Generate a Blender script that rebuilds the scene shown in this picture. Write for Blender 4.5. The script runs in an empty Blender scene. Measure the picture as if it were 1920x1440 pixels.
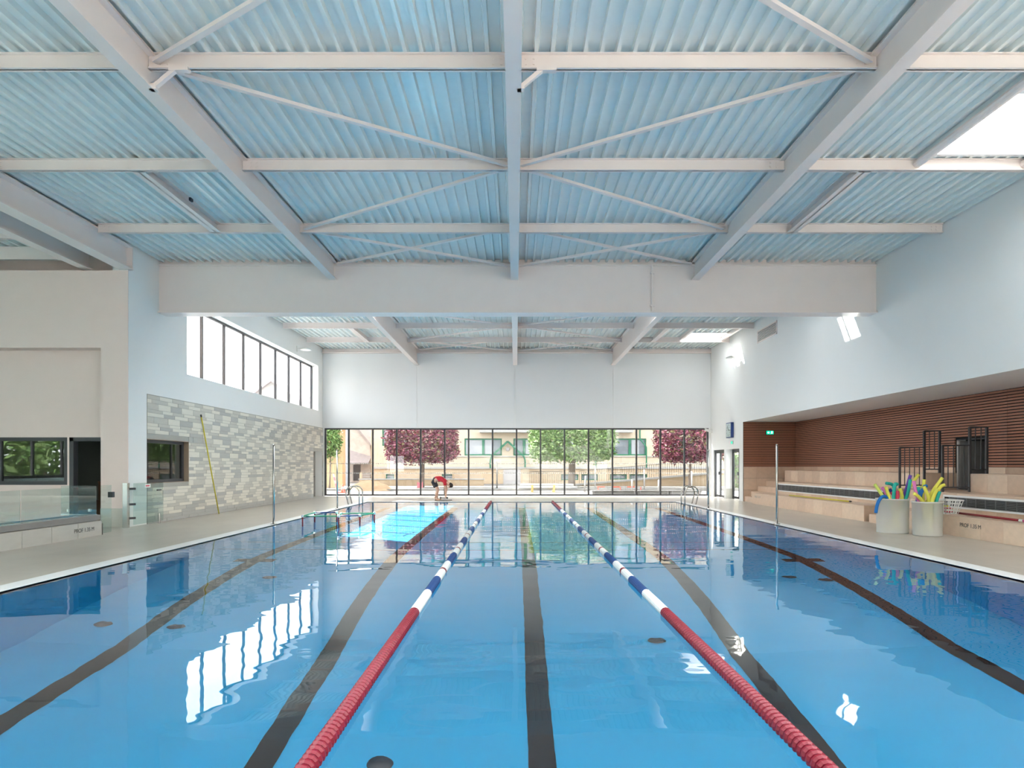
import bpy, math, random
from mathutils import Vector, Matrix
random.seed(7)
sc = bpy.context.scene
COL = sc.collection

# ------------------------------------------------------------------ camera, sky, sun, exposure
EYE = 1.473; FPX = 1230.0
cam_d = bpy.data.cameras.new('camera'); cam = bpy.data.objects.new('camera', cam_d); COL.objects.link(cam)
cam.location = (0, 0, EYE); cam.rotation_euler = (math.pi / 2, 0, 0)
cam_d.sensor_width = 36; cam_d.lens = 36 * FPX / 1920
cam_d.shift_x = -7 / 1920; cam_d.shift_y = 153 / 1920
cam_d.clip_start = 0.05; cam_d.clip_end = 500
sc.camera = cam

world = bpy.data.worlds.new('world'); sc.world = world; world.use_nodes = True
bg = world.node_tree.nodes['Background']
bg.inputs[0].default_value = (0.94, 0.975, 1.0, 1); bg.inputs[1].default_value = 1.5
sun_d = bpy.data.lights.new('sun', 'SUN'); sun = bpy.data.objects.new('sun', sun_d); COL.objects.link(sun)
sun_dir = Vector((1.05, -0.62, -1.0))
sun.rotation_euler = sun_dir.to_track_quat('-Z', 'Y').to_euler(); sun.location = (-20, 40, 30)
sun_d.energy = 5.5; sun_d.angle = 0.009; sun_d.color = (1.0, 0.95, 0.86)


def portal(name, loc, rot, w, h):
    d = bpy.data.lights.new(name, 'AREA'); d.shape = 'RECTANGLE'; d.size = w; d.size_y = h; d.cycles.is_portal = True
    o = bpy.data.objects.new(name, d); COL.objects.link(o); o.location = loc; o.rotation_euler = rot


H = math.pi / 2
portal('portal_far', (0, 31.9, 1.64), (-H, 0, 0), 18.5, 3.2)
portal('portal_high', (-9.75, 24.65, 5.1), (0, -H, 0), 2.1, 12.3)
portal('portal_roof', (0.05, 1.25, 7.4), (0, 0, 0), 17.4, 8.6)
portal('portal_side', (-18.3, 5.2, 2.0), (0, -H, 0), 2.0, 8)
vs = sc.view_settings
vs.view_transform = 'Standard'; vs.look = 'None'; vs.gamma = 1; vs.use_curve_mapping = False; vs.exposure = 2.85
cy = sc.cycles
cy.adaptive_threshold = 0.08; cy.max_bounces = 8; cy.diffuse_bounces = 4; cy.glossy_bounces = 4; cy.transmission_bounces = 6; cy.transparent_max_bounces = 16
cy.sample_clamp_indirect = 6; cy.use_denoising = True; cy.blur_glossy = 1.0


def P(px, py, D):
    """a point measured in the photograph at distance D, in metres"""
    return Vector(((px - 967) * D / FPX, D, EYE - (py - 873) * D / FPX))


# ------------------------------------------------------------------ materials
MATS = {}


def mat(name, color, rough=0.5, metal=0.0, var=0.0, vscale=3.0, bump=0.0, bscale=40.0, spec=0.5, emit=None, coat=0.0):
    m = bpy.data.materials.new(name); m.use_nodes = True; nt = m.node_tree
    b = nt.nodes['Principled BSDF']
    b.inputs['Base Color'].default_value = (*color, 1); b.inputs['Roughness'].default_value = rough
    b.inputs['Metallic'].default_value = metal; b.inputs['Specular IOR Level'].default_value = spec
    if coat: b.inputs['Coat Weight'].default_value = coat; b.inputs['Coat Roughness'].default_value = 0.1
    if var or bump:
        tc = nt.nodes.new('ShaderNodeTexCoord')
    if var:
        n = nt.nodes.new('ShaderNodeTexNoise'); n.inputs['Scale'].default_value = vscale; n.inputs['Detail'].default_value = 4
        nt.links.new(tc.outputs['Object'], n.inputs['Vector'])
        r = nt.nodes.new('ShaderNodeMapRange'); r.inputs[1].default_value = 0.3; r.inputs[2].default_value = 0.7
        r.inputs[3].default_value = 1 - var; r.inputs[4].default_value = 1 + var
        nt.links.new(n.outputs[0], r.inputs[0])
        mx = nt.nodes.new('ShaderNodeVectorMath'); mx.operation = 'SCALE'; mx.inputs[0].default_value = color
        nt.links.new(r.outputs[0], mx.inputs['Scale']); nt.links.new(mx.outputs[0], b.inputs['Base Color'])
    if bump:
        n2 = nt.nodes.new('ShaderNodeTexNoise'); n2.inputs['Scale'].default_value = bscale
        nt.links.new(tc.outputs['Object'], n2.inputs['Vector'])
        bp = nt.nodes.new('ShaderNodeBump'); bp.inputs['Strength'].default_value = bump; bp.inputs['Distance'].default_value = 0.01
        nt.links.new(n2.outputs[0], bp.inputs['Height']); nt.links.new(bp.outputs[0], b.inputs['Normal'])
    if emit:
        b.inputs['Emission Color'].default_value = (*color, 1); b.inputs['Emission Strength'].default_value = emit
    MATS[name] = m
    return m


def glass(name, tint=(0.95, 0.97, 0.96), ior=1.5, rough=0.0):
    m = bpy.data.materials.new(name); m.use_nodes = True; nt = m.node_tree
    for n in list(nt.nodes):
        if n.type == 'BSDF_PRINCIPLED': nt.nodes.remove(n)
    out = [n for n in nt.nodes if n.type == 'OUTPUT_MATERIAL'][0]
    t = nt.nodes.new('ShaderNodeBsdfTransparent'); t.inputs[0].default_value = (*tint, 1)
    g = nt.nodes.new('ShaderNodeBsdfGlossy'); g.inputs['Roughness'].default_value = rough
    ge = nt.nodes.new('ShaderNodeNewGeometry'); f0 = ((ior - 1) / (ior + 1)) ** 2

    def mth(op, a, c=None):
        n = nt.nodes.new('ShaderNodeMath'); n.operation = op
        for i, q in enumerate((a, c)):
            if q is None: continue
            if isinstance(q, (int, float)): n.inputs[i].default_value = q
            else: nt.links.new(q, n.inputs[i])
        return n.outputs[0]
    dp = nt.nodes.new('ShaderNodeVectorMath'); dp.operation = 'DOT_PRODUCT'
    nt.links.new(ge.outputs['Incoming'], dp.inputs[0]); nt.links.new(ge.outputs['True Normal'], dp.inputs[1])
    cs = mth('ABSOLUTE', dp.outputs['Value'])
    fr = mth('ADD', mth('MULTIPLY', mth('POWER', mth('SUBTRACT', 1.0, cs), 5.0), 1 - f0), f0)
    mx = nt.nodes.new('ShaderNodeMixShader')
    nt.links.new(fr, mx.inputs[0]); nt.links.new(t.outputs[0], mx.inputs[1]); nt.links.new(g.outputs[0], mx.inputs[2])
    nt.links.new(mx.outputs[0], out.inputs[0]); MATS[name] = m
    return m


def water_mat():
    m = bpy.data.materials.new('pool_water'); m.use_nodes = True; nt = m.node_tree
    for n in list(nt.nodes):
        if n.type == 'BSDF_PRINCIPLED': nt.nodes.remove(n)
    out = [n for n in nt.nodes if n.type == 'OUTPUT_MATERIAL'][0]
    g = nt.nodes.new('ShaderNodeBsdfGlass'); g.inputs['IOR'].default_value = 1.33; g.inputs['Roughness'].default_value = 0.0
    g.inputs['Color'].default_value = (1, 1, 1, 1)
    tc = nt.nodes.new('ShaderNodeTexCoord')
    mp = nt.nodes.new('ShaderNodeMapping'); mp.inputs['Scale'].default_value = (0.8, 1.3, 1)
    nt.links.new(tc.outputs['Object'], mp.inputs[0])
    n1 = nt.nodes.new('ShaderNodeTexNoise'); n1.inputs['Scale'].default_value = 1.5; n1.inputs['Detail'].default_value = 2.0
    n1.inputs['Roughness'].default_value = 0.35
    nt.links.new(mp.outputs[0], n1.inputs['Vector'])
    bp = nt.nodes.new('ShaderNodeBump'); bp.inputs['Strength'].default_value = 1.0; bp.inputs['Distance'].default_value = 0.0048
    nt.links.new(n1.outputs[0], bp.inputs['Height']); nt.links.new(bp.outputs[0], g.inputs['Normal'])
    nt.links.new(g.outputs[0], out.inputs[0]); MATS['water'] = m
    return m


def floor_mat():
    m = mat('deck', (0.50, 0.445, 0.385), 0.28, var=0.05, vscale=1.5, spec=0.5)
    nt = m.node_tree; b = nt.nodes['Principled BSDF']
    tc = nt.nodes.new('ShaderNodeTexCoord'); mp = nt.nodes.new('ShaderNodeMapping')
    nt.links.new(tc.outputs['Object'], mp.inputs[0]); mp.inputs['Rotation'].default_value = (0, 0, H)
    br = nt.nodes.new('ShaderNodeTexBrick'); br.inputs['Scale'].default_value = 1.0
    br.inputs['Brick Width'].default_value = 1.2; br.inputs['Row Height'].default_value = 0.6; br.inputs['Mortar Size'].default_value = 0.004
    br.inputs['Color1'].default_value = (1, 1, 1, 1); br.inputs['Color2'].default_value = (0.93, 0.93, 0.93, 1); br.inputs['Mortar'].default_value = (0.72, 0.72, 0.72, 1)
    nt.links.new(mp.outputs[0], br.inputs[0])
    src = b.inputs['Base Color'].links[0].from_socket
    mx = nt.nodes.new('ShaderNodeVectorMath'); mx.operation = 'MULTIPLY'
    nt.links.new(src, mx.inputs[0]); nt.links.new(br.outputs[0], mx.inputs[1]); nt.links.new(mx.outputs[0], b.inputs['Base Color'])
    return m


def bin_mat():
    m = bpy.data.materials.new('translucent_plastic'); m.use_nodes = True; nt = m.node_tree
    for n in list(nt.nodes):
        if n.type == 'BSDF_PRINCIPLED': nt.nodes.remove(n)
    out = [n for n in nt.nodes if n.type == 'OUTPUT_MATERIAL'][0]
    d = nt.nodes.new('ShaderNodeBsdfDiffuse'); d.inputs[0].default_value = (0.93, 0.92, 0.90, 1)
    t = nt.nodes.new('ShaderNodeBsdfTranslucent'); t.inputs[0].default_value = (0.93, 0.92, 0.88, 1)
    tr = nt.nodes.new('ShaderNodeBsdfTransparent'); tr.inputs[0].default_value = (0.95, 0.95, 0.93, 1)
    a = nt.nodes.new('ShaderNodeMixShader'); a.inputs[0].default_value = 0.35
    c = nt.nodes.new('ShaderNodeMixShader'); c.inputs[0].default_value = 0.26
    nt.links.new(d.outputs[0], a.inputs[1]); nt.links.new(t.outputs[0], a.inputs[2])
    nt.links.new(a.outputs[0], c.inputs[1]); nt.links.new(tr.outputs[0], c.inputs[2]); nt.links.new(c.outputs[0], out.inputs[0])
    MATS['bin'] = m
    m = bpy.data.materials.new('opal'); m.use_nodes = True; nt = m.node_tree
    for n in list(nt.nodes):
        if n.type == 'BSDF_PRINCIPLED': nt.nodes.remove(n)
    out = [n for n in nt.nodes if n.type == 'OUTPUT_MATERIAL'][0]
    t = nt.nodes.new('ShaderNodeBsdfTranslucent'); t.inputs[0].default_value = (0.75, 0.76, 0.76, 1); nt.links.new(t.outputs[0], out.inputs[0])
    MATS['opal'] = m


mat('white_wall', (0.86, 0.86, 0.85), 0.6, var=0.01, vscale=0.7)
mat('panel_white', (0.80, 0.81, 0.82), 0.5, var=0.01)
mat('wall_warm_bounce', (0.86, 0.71, 0.66), 0.7, var=0.01)  # white wall paint with the warm bounced light tinted into its colour
mat('steel_white', (0.89, 0.79, 0.755), 0.35, var=0.01)
mat('deck_metal', (0.86, 0.91, 0.90), 0.25, metal=0.0, spec=0.6, var=0.02, vscale=6)
mat('tile_light', (0.76, 0.72, 0.63), 0.35, var=0.04, vscale=2)
mat('tile_mid', (0.57, 0.545, 0.485), 0.35, var=0.05, vscale=2)
mat('tile_grey', (0.45, 0.445, 0.42), 0.35, var=0.06, vscale=2)
mat('grout', (0.42, 0.40, 0.36), 0.8, var=0.03)
mat('tan1', (0.70, 0.51, 0.38), 0.4, var=0.05, vscale=5)
mat('tan2', (0.64, 0.46, 0.34), 0.4, var=0.05, vscale=5)
mat('tan3', (0.75, 0.57, 0.43), 0.4, var=0.05, vscale=5)
mat('tan_dark', (0.34, 0.25, 0.18), 0.5, var=0.05)
mat('wood', (0.42, 0.175, 0.105), 0.5, var=0.16, vscale=4)
mat('black_back', (0.012, 0.010, 0.010), 0.8, var=0.05)
mat('anthracite', (0.045, 0.045, 0.052), 0.4, var=0.03)
mat('grey_coping', (0.27, 0.26, 0.25), 0.5, var=0.04)
mat('plinth_tile', (0.55, 0.53, 0.49), 0.4, var=0.04, vscale=2)
mat('white_coping', (0.82, 0.82, 0.82), 0.35, var=0.02)
mat('pool_blue', (0.022, 0.37, 0.66), 0.6, var=0.02, vscale=1)
mat('pool_line', (0.006, 0.005, 0.006), 0.6, var=0.03)
mat('pool_seam', (0.06, 0.2, 0.3), 0.6, var=0.03)
mat('stainless', (0.48, 0.47, 0.45), 0.22, metal=1.0, var=0.02)
mat('red_plastic', (0.22, 0.006, 0.022), 0.35, var=0.04)
mat('blue_plastic', (0.012, 0.06, 0.22), 0.35, var=0.04)
mat('white_plastic', (0.80, 0.80, 0.78), 0.4, var=0.02)
mat('yellow', (0.62, 0.52, 0.04), 0.45, var=0.04)
mat('n_yellow', (0.75, 0.70, 0.10), 0.7, var=0.05, bump=0.2)
mat('n_lime', (0.66, 0.75, 0.16), 0.7, var=0.05, bump=0.2)
mat('n_teal', (0.02, 0.42, 0.34), 0.7, var=0.05, bump=0.2)
mat('n_blue', (0.01, 0.16, 0.50), 0.7, var=0.05, bump=0.2)
mat('n_navy', (0.02, 0.05, 0.28), 0.7, var=0.05, bump=0.2)
mat('n_purple', (0.13, 0.05, 0.36), 0.7, var=0.05, bump=0.2)
mat('n_pink', (0.72, 0.20, 0.50), 0.7, var=0.05, bump=0.2)
mat('n_red', (0.62, 0.05, 0.10), 0.7, var=0.05, bump=0.2)
mat('p_green', (0.02, 0.30, 0.16), 0.4, var=0.03)
mat('skin', (0.62, 0.38, 0.28), 0.5, var=0.04)
mat('shirt_red', (0.50, 0.015, 0.03), 0.8, var=0.06)
mat('shorts_black', (0.012, 0.014, 0.02), 0.8, var=0.05)
mat('hair_dark', (0.025, 0.014, 0.010), 0.7, var=0.1)
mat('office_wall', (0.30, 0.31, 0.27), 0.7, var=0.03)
mat('brown_box', (0.16, 0.075, 0.035), 0.8, var=0.08)
mat('sign_green', (0.0, 0.33, 0.16), 0.4, emit=0.5)
mat('sign_white', (0.9, 0.95, 0.9), 0.4, emit=0.6)
mat('grille', (0.16, 0.17, 0.18), 0.4, metal=0.5, var=0.1)
mat('clock_face', (0.62, 0.72, 0.74), 0.2, var=0.03)
mat('clock_blue', (0.01, 0.04, 0.20), 0.3, var=0.03)
mat('text_dark', (0.05, 0.05, 0.05), 0.6, var=0.02)
mat('facade', (0.60, 0.50, 0.385), 0.9, var=0.03, vscale=0.6)
mat('facade_low', (0.58, 0.44, 0.30), 0.9, var=0.04, vscale=0.6)
mat('ext_white', (0.42, 0.41, 0.40), 0.7, var=0.03)
mat('ext_green', (0.015, 0.17, 0.09), 0.5, var=0.05)
mat('shutter', (0.42, 0.43, 0.46), 0.6, var=0.02)
mat('ext_glass', (0.22, 0.25, 0.28), 0.15, var=0.2, vscale=2)
mat('stone_house', (0.50, 0.44, 0.40), 0.9, var=0.15, vscale=1.5)
mat('slate', (0.33, 0.29, 0.30), 0.8, var=0.1)
mat('orange_wall', (0.62, 0.34, 0.18), 0.9, var=0.05)
mat('fence_wood', (0.62, 0.48, 0.28), 0.8, var=0.12, vscale=6)
mat('asphalt', (0.20, 0.185, 0.175), 0.9, var=0.12, vscale=0.8, bump=0.3)
mat('concrete', (0.24, 0.225, 0.21), 0.85, var=0.06)
mat('sand', (0.38, 0.25, 0.15), 0.95, var=0.15, bump=0.8, bscale=15)
mat('bark', (0.22, 0.17, 0.14), 0.9, var=0.25, vscale=8, bump=0.8)
mat('leaf_g1', (0.13, 0.24, 0.06), 0.5, var=0.3, vscale=2)
mat('leaf_g2', (0.26, 0.38, 0.13), 0.5, var=0.3, vscale=2)
mat('leaf_p1', (0.14, 0.03, 0.06), 0.5, var=0.3, vscale=2)
mat('leaf_p2', (0.33, 0.09, 0.13), 0.5, var=0.3, vscale=2)
mat('leaf_p3', (0.20, 0.17, 0.07), 0.5, var=0.3, vscale=2)
mat('cone_orange', (0.80, 0.12, 0.06), 0.6, var=0.04)
mat('board_pink', (0.72, 0.18, 0.22), 0.6, var=0.04)
mat('door_taupe', (0.28, 0.26, 0.23), 0.5, var=0.03)
mat('wood_support', (0.68, 0.48, 0.16), 0.8, var=0.08)
mat('red_dark', (0.25, 0.01, 0.02), 0.5, var=0.03)
mat('n_magenta', (0.55, 0.04, 0.25), 0.5, var=0.03)
mat('gable_vent', (0.45, 0.42, 0.42), 0.7, var=0.05)
mat('learner_floor', (0.50, 0.78, 0.82), 0.6, var=0.03)
glass('pane', (0.60, 0.61, 0.61)); glass('pane_clear', (0.96, 0.98, 0.98)); glass('pane_high', (0.80, 0.81, 0.81)); glass('rail_glass', (0.86, 0.92, 0.91)); glass('office_pane', (0.62, 0.64, 0.64), ior=1.9)
water_mat(); floor_mat(); bin_mat()
M = MATS


# ------------------------------------------------------------------ mesh helpers
class MB:
    def __init__(s): s.v = []; s.f = []; s.mi = []

    def add(s, vs, fs, mi=0):
        o = len(s.v); s.v += [tuple(v) for v in vs]; s.f += [tuple(i + o for i in f) for f in fs]; s.mi += [mi] * len(fs); return s

    def box(s, x0, x1, y0, y1, z0, z1, mi=0):
        vs = [(x, y, z) for z in (z0, z1) for y in (y0, y1) for x in (x0, x1)]
        return s.add(vs, [(0, 2, 3, 1), (4, 5, 7, 6), (0, 1, 5, 4), (2, 6, 7, 3), (0, 4, 6, 2), (1, 3, 7, 5)], mi)

    def quad(s, a, b, c, d, mi=0): return s.add([a, b, c, d], [(0, 1, 2, 3)], mi)

    def bar(s, a, b, w, h, mi=0, up=(0, 0, 1)):
        a = Vector(a); b = Vector(b); d = (b - a).normalized(); up = Vector(up)
        if abs(d.dot(up)) > 0.98: up = Vector((0, 1, 0))
        x = d.cross(up).normalized(); y = x.cross(d)
        vs = [p + x * (sx * w / 2) + y * (sy * h / 2) for p in (a, b) for sx, sy in ((-1, -1), (1, -1), (1, 1), (-1, 1))]
        return s.add(vs, [(3, 2, 1, 0), (4, 5, 6, 7), (0, 1, 5, 4), (1, 2, 6, 5), (2, 3, 7, 6), (3, 0, 4, 7)], mi)

    def tube(s, pts, r, seg=8, mi=0, cap=True):
        pts = [Vector(p) for p in pts]; n = len(pts); rs = r if isinstance(r, (list, tuple)) else [r] * n
        ref = Vector((0, 0, 1)); o = []
        for i, p in enumerate(pts):
            d = (pts[min(i + 1, n - 1)] - pts[max(i - 1, 0)]).normalized()
            rr = ref if abs(d.dot(ref)) < 0.95 else Vector((1, 0, 0)) if abs(d.x) < 0.9 else Vector((0, 1, 0))
            x = d.cross(rr).normalized(); y = x.cross(d).normalized()
            if i: # keep the ring aligned with the one before
                x = (px - d * px.dot(d)).normalized(); y = x.cross(d).normalized()
            px = x
            o += [p + (x * math.cos(t) + y * math.sin(t)) * rs[i] for t in (2 * math.pi * k / seg for k in range(seg))]
        fs = [(i * seg + k, i * seg + (k + 1) % seg, (i + 1) * seg + (k + 1) % seg, (i + 1) * seg + k) for i in range(n - 1) for k in range(seg)]
        if cap: fs += [tuple(reversed(range(seg))), tuple((n - 1) * seg + k for k in range(seg))]
        return s.add(o, fs, mi)

    def lathe(s, prof, c, seg=16, axis='z', mi=0):
        o = []; c = Vector(c)
        for r, h in prof:
            for k in range(seg):
                t = 2 * math.pi * k / seg; a, b = r * math.cos(t), r * math.sin(t)
                o.append(c + (Vector((a, b, h)) if axis == 'z' else Vector((a, h, b)) if axis == 'y' else Vector((h, a, b))))
        n = len(prof)
        fs = [(i * seg + k, i * seg + (k + 1) % seg, (i + 1) * seg + (k + 1) % seg, (i + 1) * seg + k) for i in range(n - 1) for k in range(seg)]
        return s.add(o, fs, mi)

    def ball(s, c, rx, ry=None, rz=None, seg=12, rings=7, mi=0):
        ry = ry or rx; rz = rz or rx; c = Vector(c); o = []
        for i in range(rings + 1):
            ph = math.pi * i / rings
            for k in range(seg):
                t = 2 * math.pi * k / seg
                o.append(c + Vector((rx * math.sin(ph) * math.cos(t), ry * math.sin(ph) * math.sin(t), -rz * math.cos(ph))))
        fs = [(i * seg + k, i * seg + (k + 1) % seg, (i + 1) * seg + (k + 1) % seg, (i + 1) * seg + k) for i in range(rings) for k in range(seg)]
        return s.add(o, fs, mi)

    def mesh(s, name, mats, smooth=False):
        me = bpy.data.meshes.new(name); me.from_pydata(s.v, [], s.f)
        for m in (mats if isinstance(mats, (list, tuple)) else [mats]): me.materials.append(M[m] if isinstance(m, str) else m)
        me.polygons.foreach_set('material_index', s.mi)
        if smooth: me.polygons.foreach_set('use_smooth', [True] * len(me.polygons))
        me.validate(); me.update(); return me

    def build(s, name, mats, parent=None, smooth=False, kind=None):
        return link(name, s.mesh(name, mats, smooth), parent, kind)


def link(name, data, parent=None, kind=None):
    o = bpy.data.objects.new(name, data); COL.objects.link(o)
    if parent is not None:
        o.parent = parent; o.matrix_parent_inverse = Matrix.Translation(parent.location).inverted() if parent.location.length else Matrix.Identity(4)
    if kind: o['kind'] = kind
    return o


def thing(name, label, cat, loc=(0, 0, 0), group=None):
    o = bpy.data.objects.new(name, None); COL.objects.link(o); o.location = loc; o.empty_display_size = 0.1
    o['label'] = label; o['category'] = cat
    if group: o['group'] = group
    return o


def tag(o, label, cat, group=None, kind=None):
    o['label'] = label; o['category'] = cat
    if group: o['group'] = group
    if kind: o['kind'] = kind
    return o


UNIT = {}


def piece(name, mname, x0, x1, y0, y1, z0, z1, parent):
    """one box-shaped piece sharing the unit cube of its material"""
    if mname not in UNIT: UNIT[mname] = MB().box(-.5, .5, -.5, .5, -.5, .5).mesh('unit_' + mname, mname)
    o = link(name, UNIT[mname], parent)
    o.location = ((x0 + x1) / 2, (y0 + y1) / 2, (z0 + z1) / 2); o.scale = (x1 - x0, y1 - y0, z1 - z0)
    return o


def holes_boxes(mb, axis, t0, t1, a0, a1, z0, z1, holes):
    """a wall slab along axis ('x' or 'y') from a0 to a1, thickness t0..t1, cut by holes (a0,a1,z0,z1)"""
    A = sorted({a0, a1, *[min(max(h[i], a0), a1) for h in holes for i in (0, 1)]})
    Z = sorted({z0, z1, *[min(max(h[i], z0), z1) for h in holes for i in (2, 3)]})
    for i in range(len(A) - 1):
        run = None
        for j in range(len(Z) - 1):
            ca, cz = (A[i] + A[i + 1]) / 2, (Z[j] + Z[j + 1]) / 2
            solid = not any(h[0] < ca < h[1] and h[2] < cz < h[3] for h in holes)
            if solid: run = (run[0] if run else Z[j], Z[j + 1])
            if run and (not solid or j == len(Z) - 2):
                if axis == 'y': mb.box(t0, t1, A[i], A[i + 1], run[0], run[1])
                else: mb.box(A[i], A[i + 1], t0, t1, run[0], run[1])
                run = None
    return mb


def struct(name, label=None):
    o = bpy.data.objects.new(name, None); COL.objects.link(o); o['kind'] = 'structure'
    if label: o['label'] = label
    return o


# ------------------------------------------------------------------ dimensions (metres)
XL, XR = -9.27, 9.37            # side walls
YF = 31.5                       # far wall
PX0, PX1, PY0, PY1 = -6.01, 6.49, 1.6, 26.6   # pool
YG = 17.05                      # girder
DN, DF = 6.77, 7.09             # undersides of the two roof decks
BX = (-4.74, -0.03, 4.66)       # main beams
PN = (-3.2, -0.3, 2.6, 5.53, 8.45, 11.35, 14.38)
PFAR = (20.0, 22.9, 25.8, 28.7)
SKY_N = (7.1, 8.6, 9.3, 11.1); SKY_M = (6.6, 8.0, 19.1, 20.4); SKY_F = (7.3, 8.9, 27.7, 29.3)

# ------------------------------------------------------------------ floor, pool
fl = MB()
for x0, x1, y0, y1 in ((XL - .4, PX0 - .3, -5, YF), (PX1 + .3, 11.7, -5, YF), (PX0 - .3, PX1 + .3, -5, PY0 - .3), (PX0 - .3, PX1 + .3, PY1 + .3, YF), (-18, XL - .4, -5, 16.3)):
    fl.box(x0, x1, y0, y1, -0.25, 0)
floor = fl.build('floor', 'deck'); floor['kind'] = 'structure'; floor['label'] = 'pale polished stone pool deck'
cp = MB()
cp.box(PX0 - .3, PX0, PY0 - .3, PY1 + .3, -.2, .006); cp.box(PX1, PX1 + .3, PY0 - .3, PY1 + .3, -.2, .006)
cp.box(PX0, PX1, PY0 - .3, PY0, -.2, .006); cp.box(PX0, PX1, PY1, PY1 + .3, -.2, .006)
o = cp.build('trim_1', 'white_coping'); o['kind'] = 'structure'; o['label'] = 'white coping strip around the pool'


def fz(y):
    pr = [(1.0, -2.88), (8.0, -2.85), (12.3, -1.55), (26.6, -1.30), (30, -1.3)]
    for (a, za), (b, zb) in zip(pr, pr[1:]):
        if y <= b: return za + (zb - za) * (y - a) / (b - a)


basin = struct('pool_basin', 'blue lined swimming pool basin with black lane lines'); basin['category'] = 'pool'
ys = [PY0, 8.0, 12.3, PY1]
b = MB()
for a, c in zip(ys, ys[1:]):
    b.quad((PX0, a, fz(a)), (PX1, a, fz(a)), (PX1, c, fz(c)), (PX0, c, fz(c)))
    b.quad((PX0, a, 0), (PX0, a, fz(a)), (PX0, c, fz(c)), (PX0, c, 0)); b.quad((PX1, a, fz(a)), (PX1, a, 0), (PX1, c, 0), (PX1, c, fz(c)))
b.quad((PX0, PY0, fz(PY0)), (PX0, PY0, 0), (PX1, PY0, 0), (PX1, PY0, fz(PY0))); b.quad((PX0, PY1, 0), (PX0, PY1, fz(PY1)), (PX1, PY1, fz(PY1)), (PX1, PY1, 0))
b.build('basin_liner', 'pool_blue', basin)


def strip(mb, x0, x1, y0, y1, e=.008):
    yy = sorted({y0, y1, *[y for y in (8.0, 12.3) if y0 < y < y1]})
    for a, c in zip(yy, yy[1:]): mb.quad((x0, a, fz(a) + e), (x1, a, fz(a) + e), (x1, c, fz(c) + e), (x0, c, fz(c) + e))


PC = (PX0 + PX1) / 2
for k in range(5):
    xc = PC + (k - 2) * 2.5; b = MB(); strip(b, xc - .125, xc + .125, 3.6, 24.6)
    strip(b, xc - .5, xc + .5, 24.35, 24.6, .01)
    if k in (0, 4): strip(b, xc - .36, xc + .36, 11.85, 12.1, .01)
    b.build('lane_line', 'pool_line', basin)
for y in (13.2, 14.3): b = MB(); strip(b, PX0, PX1, y, y + .045, .006); b.build('floor_joint', 'pool_line', basin)
for y in (16.2, 17.7, 19.2, 20.7, 22.2, 23.7): b = MB(); strip(b, PX0, PX1, y, y + .03, .006); b.build('floor_joint', 'pool_seam', basin)
for x, y in ((-4.45, 8.6), (-1.22, 5.9), (1.8, 8.4), (4.5, 10.8), (5.0, 10.6), (-4.05, 10.8), (-5.4, 8.6), (1.3, 5.4)):
    z = fz(y); d = MB().lathe([(0, .03), (.05, .03), (.06, .015), (.10, .02), (.12, .0)], (x, y, z + .005), 16)
    d.build('floor_inlet', 'anthracite', basin, True)
w = MB().quad((PX0, PY0, -.012), (PX1, PY0, -.012), (PX1, PY1, -.012), (PX0, PY1, -.012)).build('pool_water', 'water', None, True)
tag(w, 'calm blue water filling the large swimming pool', 'water', kind='stuff')
w.cycles.is_caustics_caster = True
for q_ in basin.children: q_.cycles.is_caustics_receiver = True
sun_d.cycles.is_caustics_light = True

# ------------------------------------------------------------------ left wall: openings, tiles, windows
HW = (18.5, 30.8, 4.05, 6.15); SW = (16.48, 18.57, 1.02, 2.15); NI = (30.0, 31.42, 0.0, 2.15)
wall_l = holes_boxes(MB(), 'y', XL - .38, XL, 15.7, YF, 0, 7.6, [HW, SW, NI]).build('wall_left', 'white_wall'); wall_l['kind'] = 'structure'
TZ = 3.28
cands = []
z = 0.0; row = 0; rnd = random.Random(3)
cols = ['tile_light', 'tile_mid', 'tile_grey']
while z < TZ - .02:
    h = rnd.choice([.085, .085, .1, .1, .16]); h = min(h, TZ - z); y = 16.48 - rnd.random() * .6; k = rnd.randrange(2)
    while y < YF:
        L = rnd.uniform(.5, .78); y0, y1 = max(y, 16.48), min(y + L, YF - .01); y += L; k += 1
        light = k % 2 == 0
        if z < .09: c = 'tile_grey'
        else: c = 'tile_light' if light and rnd.random() < .92 else rnd.choice(['tile_mid', 'tile_grey', 'tile_mid'])
        segs = [(y0, y1)]
        for hh in (SW, NI):
            if z + h > hh[2] + .01 and z < hh[3] - .01:
                segs = [q for s0, s1 in segs for q in ((s0, min(s1, hh[0])), (max(s0, hh[1]), s1)) if q[1] - q[0] > .02]
        for s0, s1 in segs:
            if s1 - s0 > .03: cands.append((s0, s1, z, z + h, c))
    z += h
tile_back = MB(); holes_boxes(tile_back, 'y', XL, XL + .006, 16.48, YF - .01, 0, TZ, [SW, NI])
tile_back.build('tile_bed', 'grout', wall_l)


def px_area(t): return (t[1] - t[0]) * (t[3] - t[2]) / ((t[0] + t[1]) / 2) ** 3


cands.sort(key=px_area, reverse=True)
g = .004
for t in cands[:300]:
    d = rnd.choice([.016, .018, .021])
    piece('tile', t[4], XL + .002, XL + d, t[0] + g, t[1] - g, t[2] + g, t[3] - g, wall_l)
rest = MB()
for t in cands[300:]: rest.box(XL + .002, XL + .018, t[0] + g, t[1] - g, t[2] + g, t[3] - g, cols.index(t[4]))
rest.build('tile_field', cols, wall_l, kind='stuff')


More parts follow.
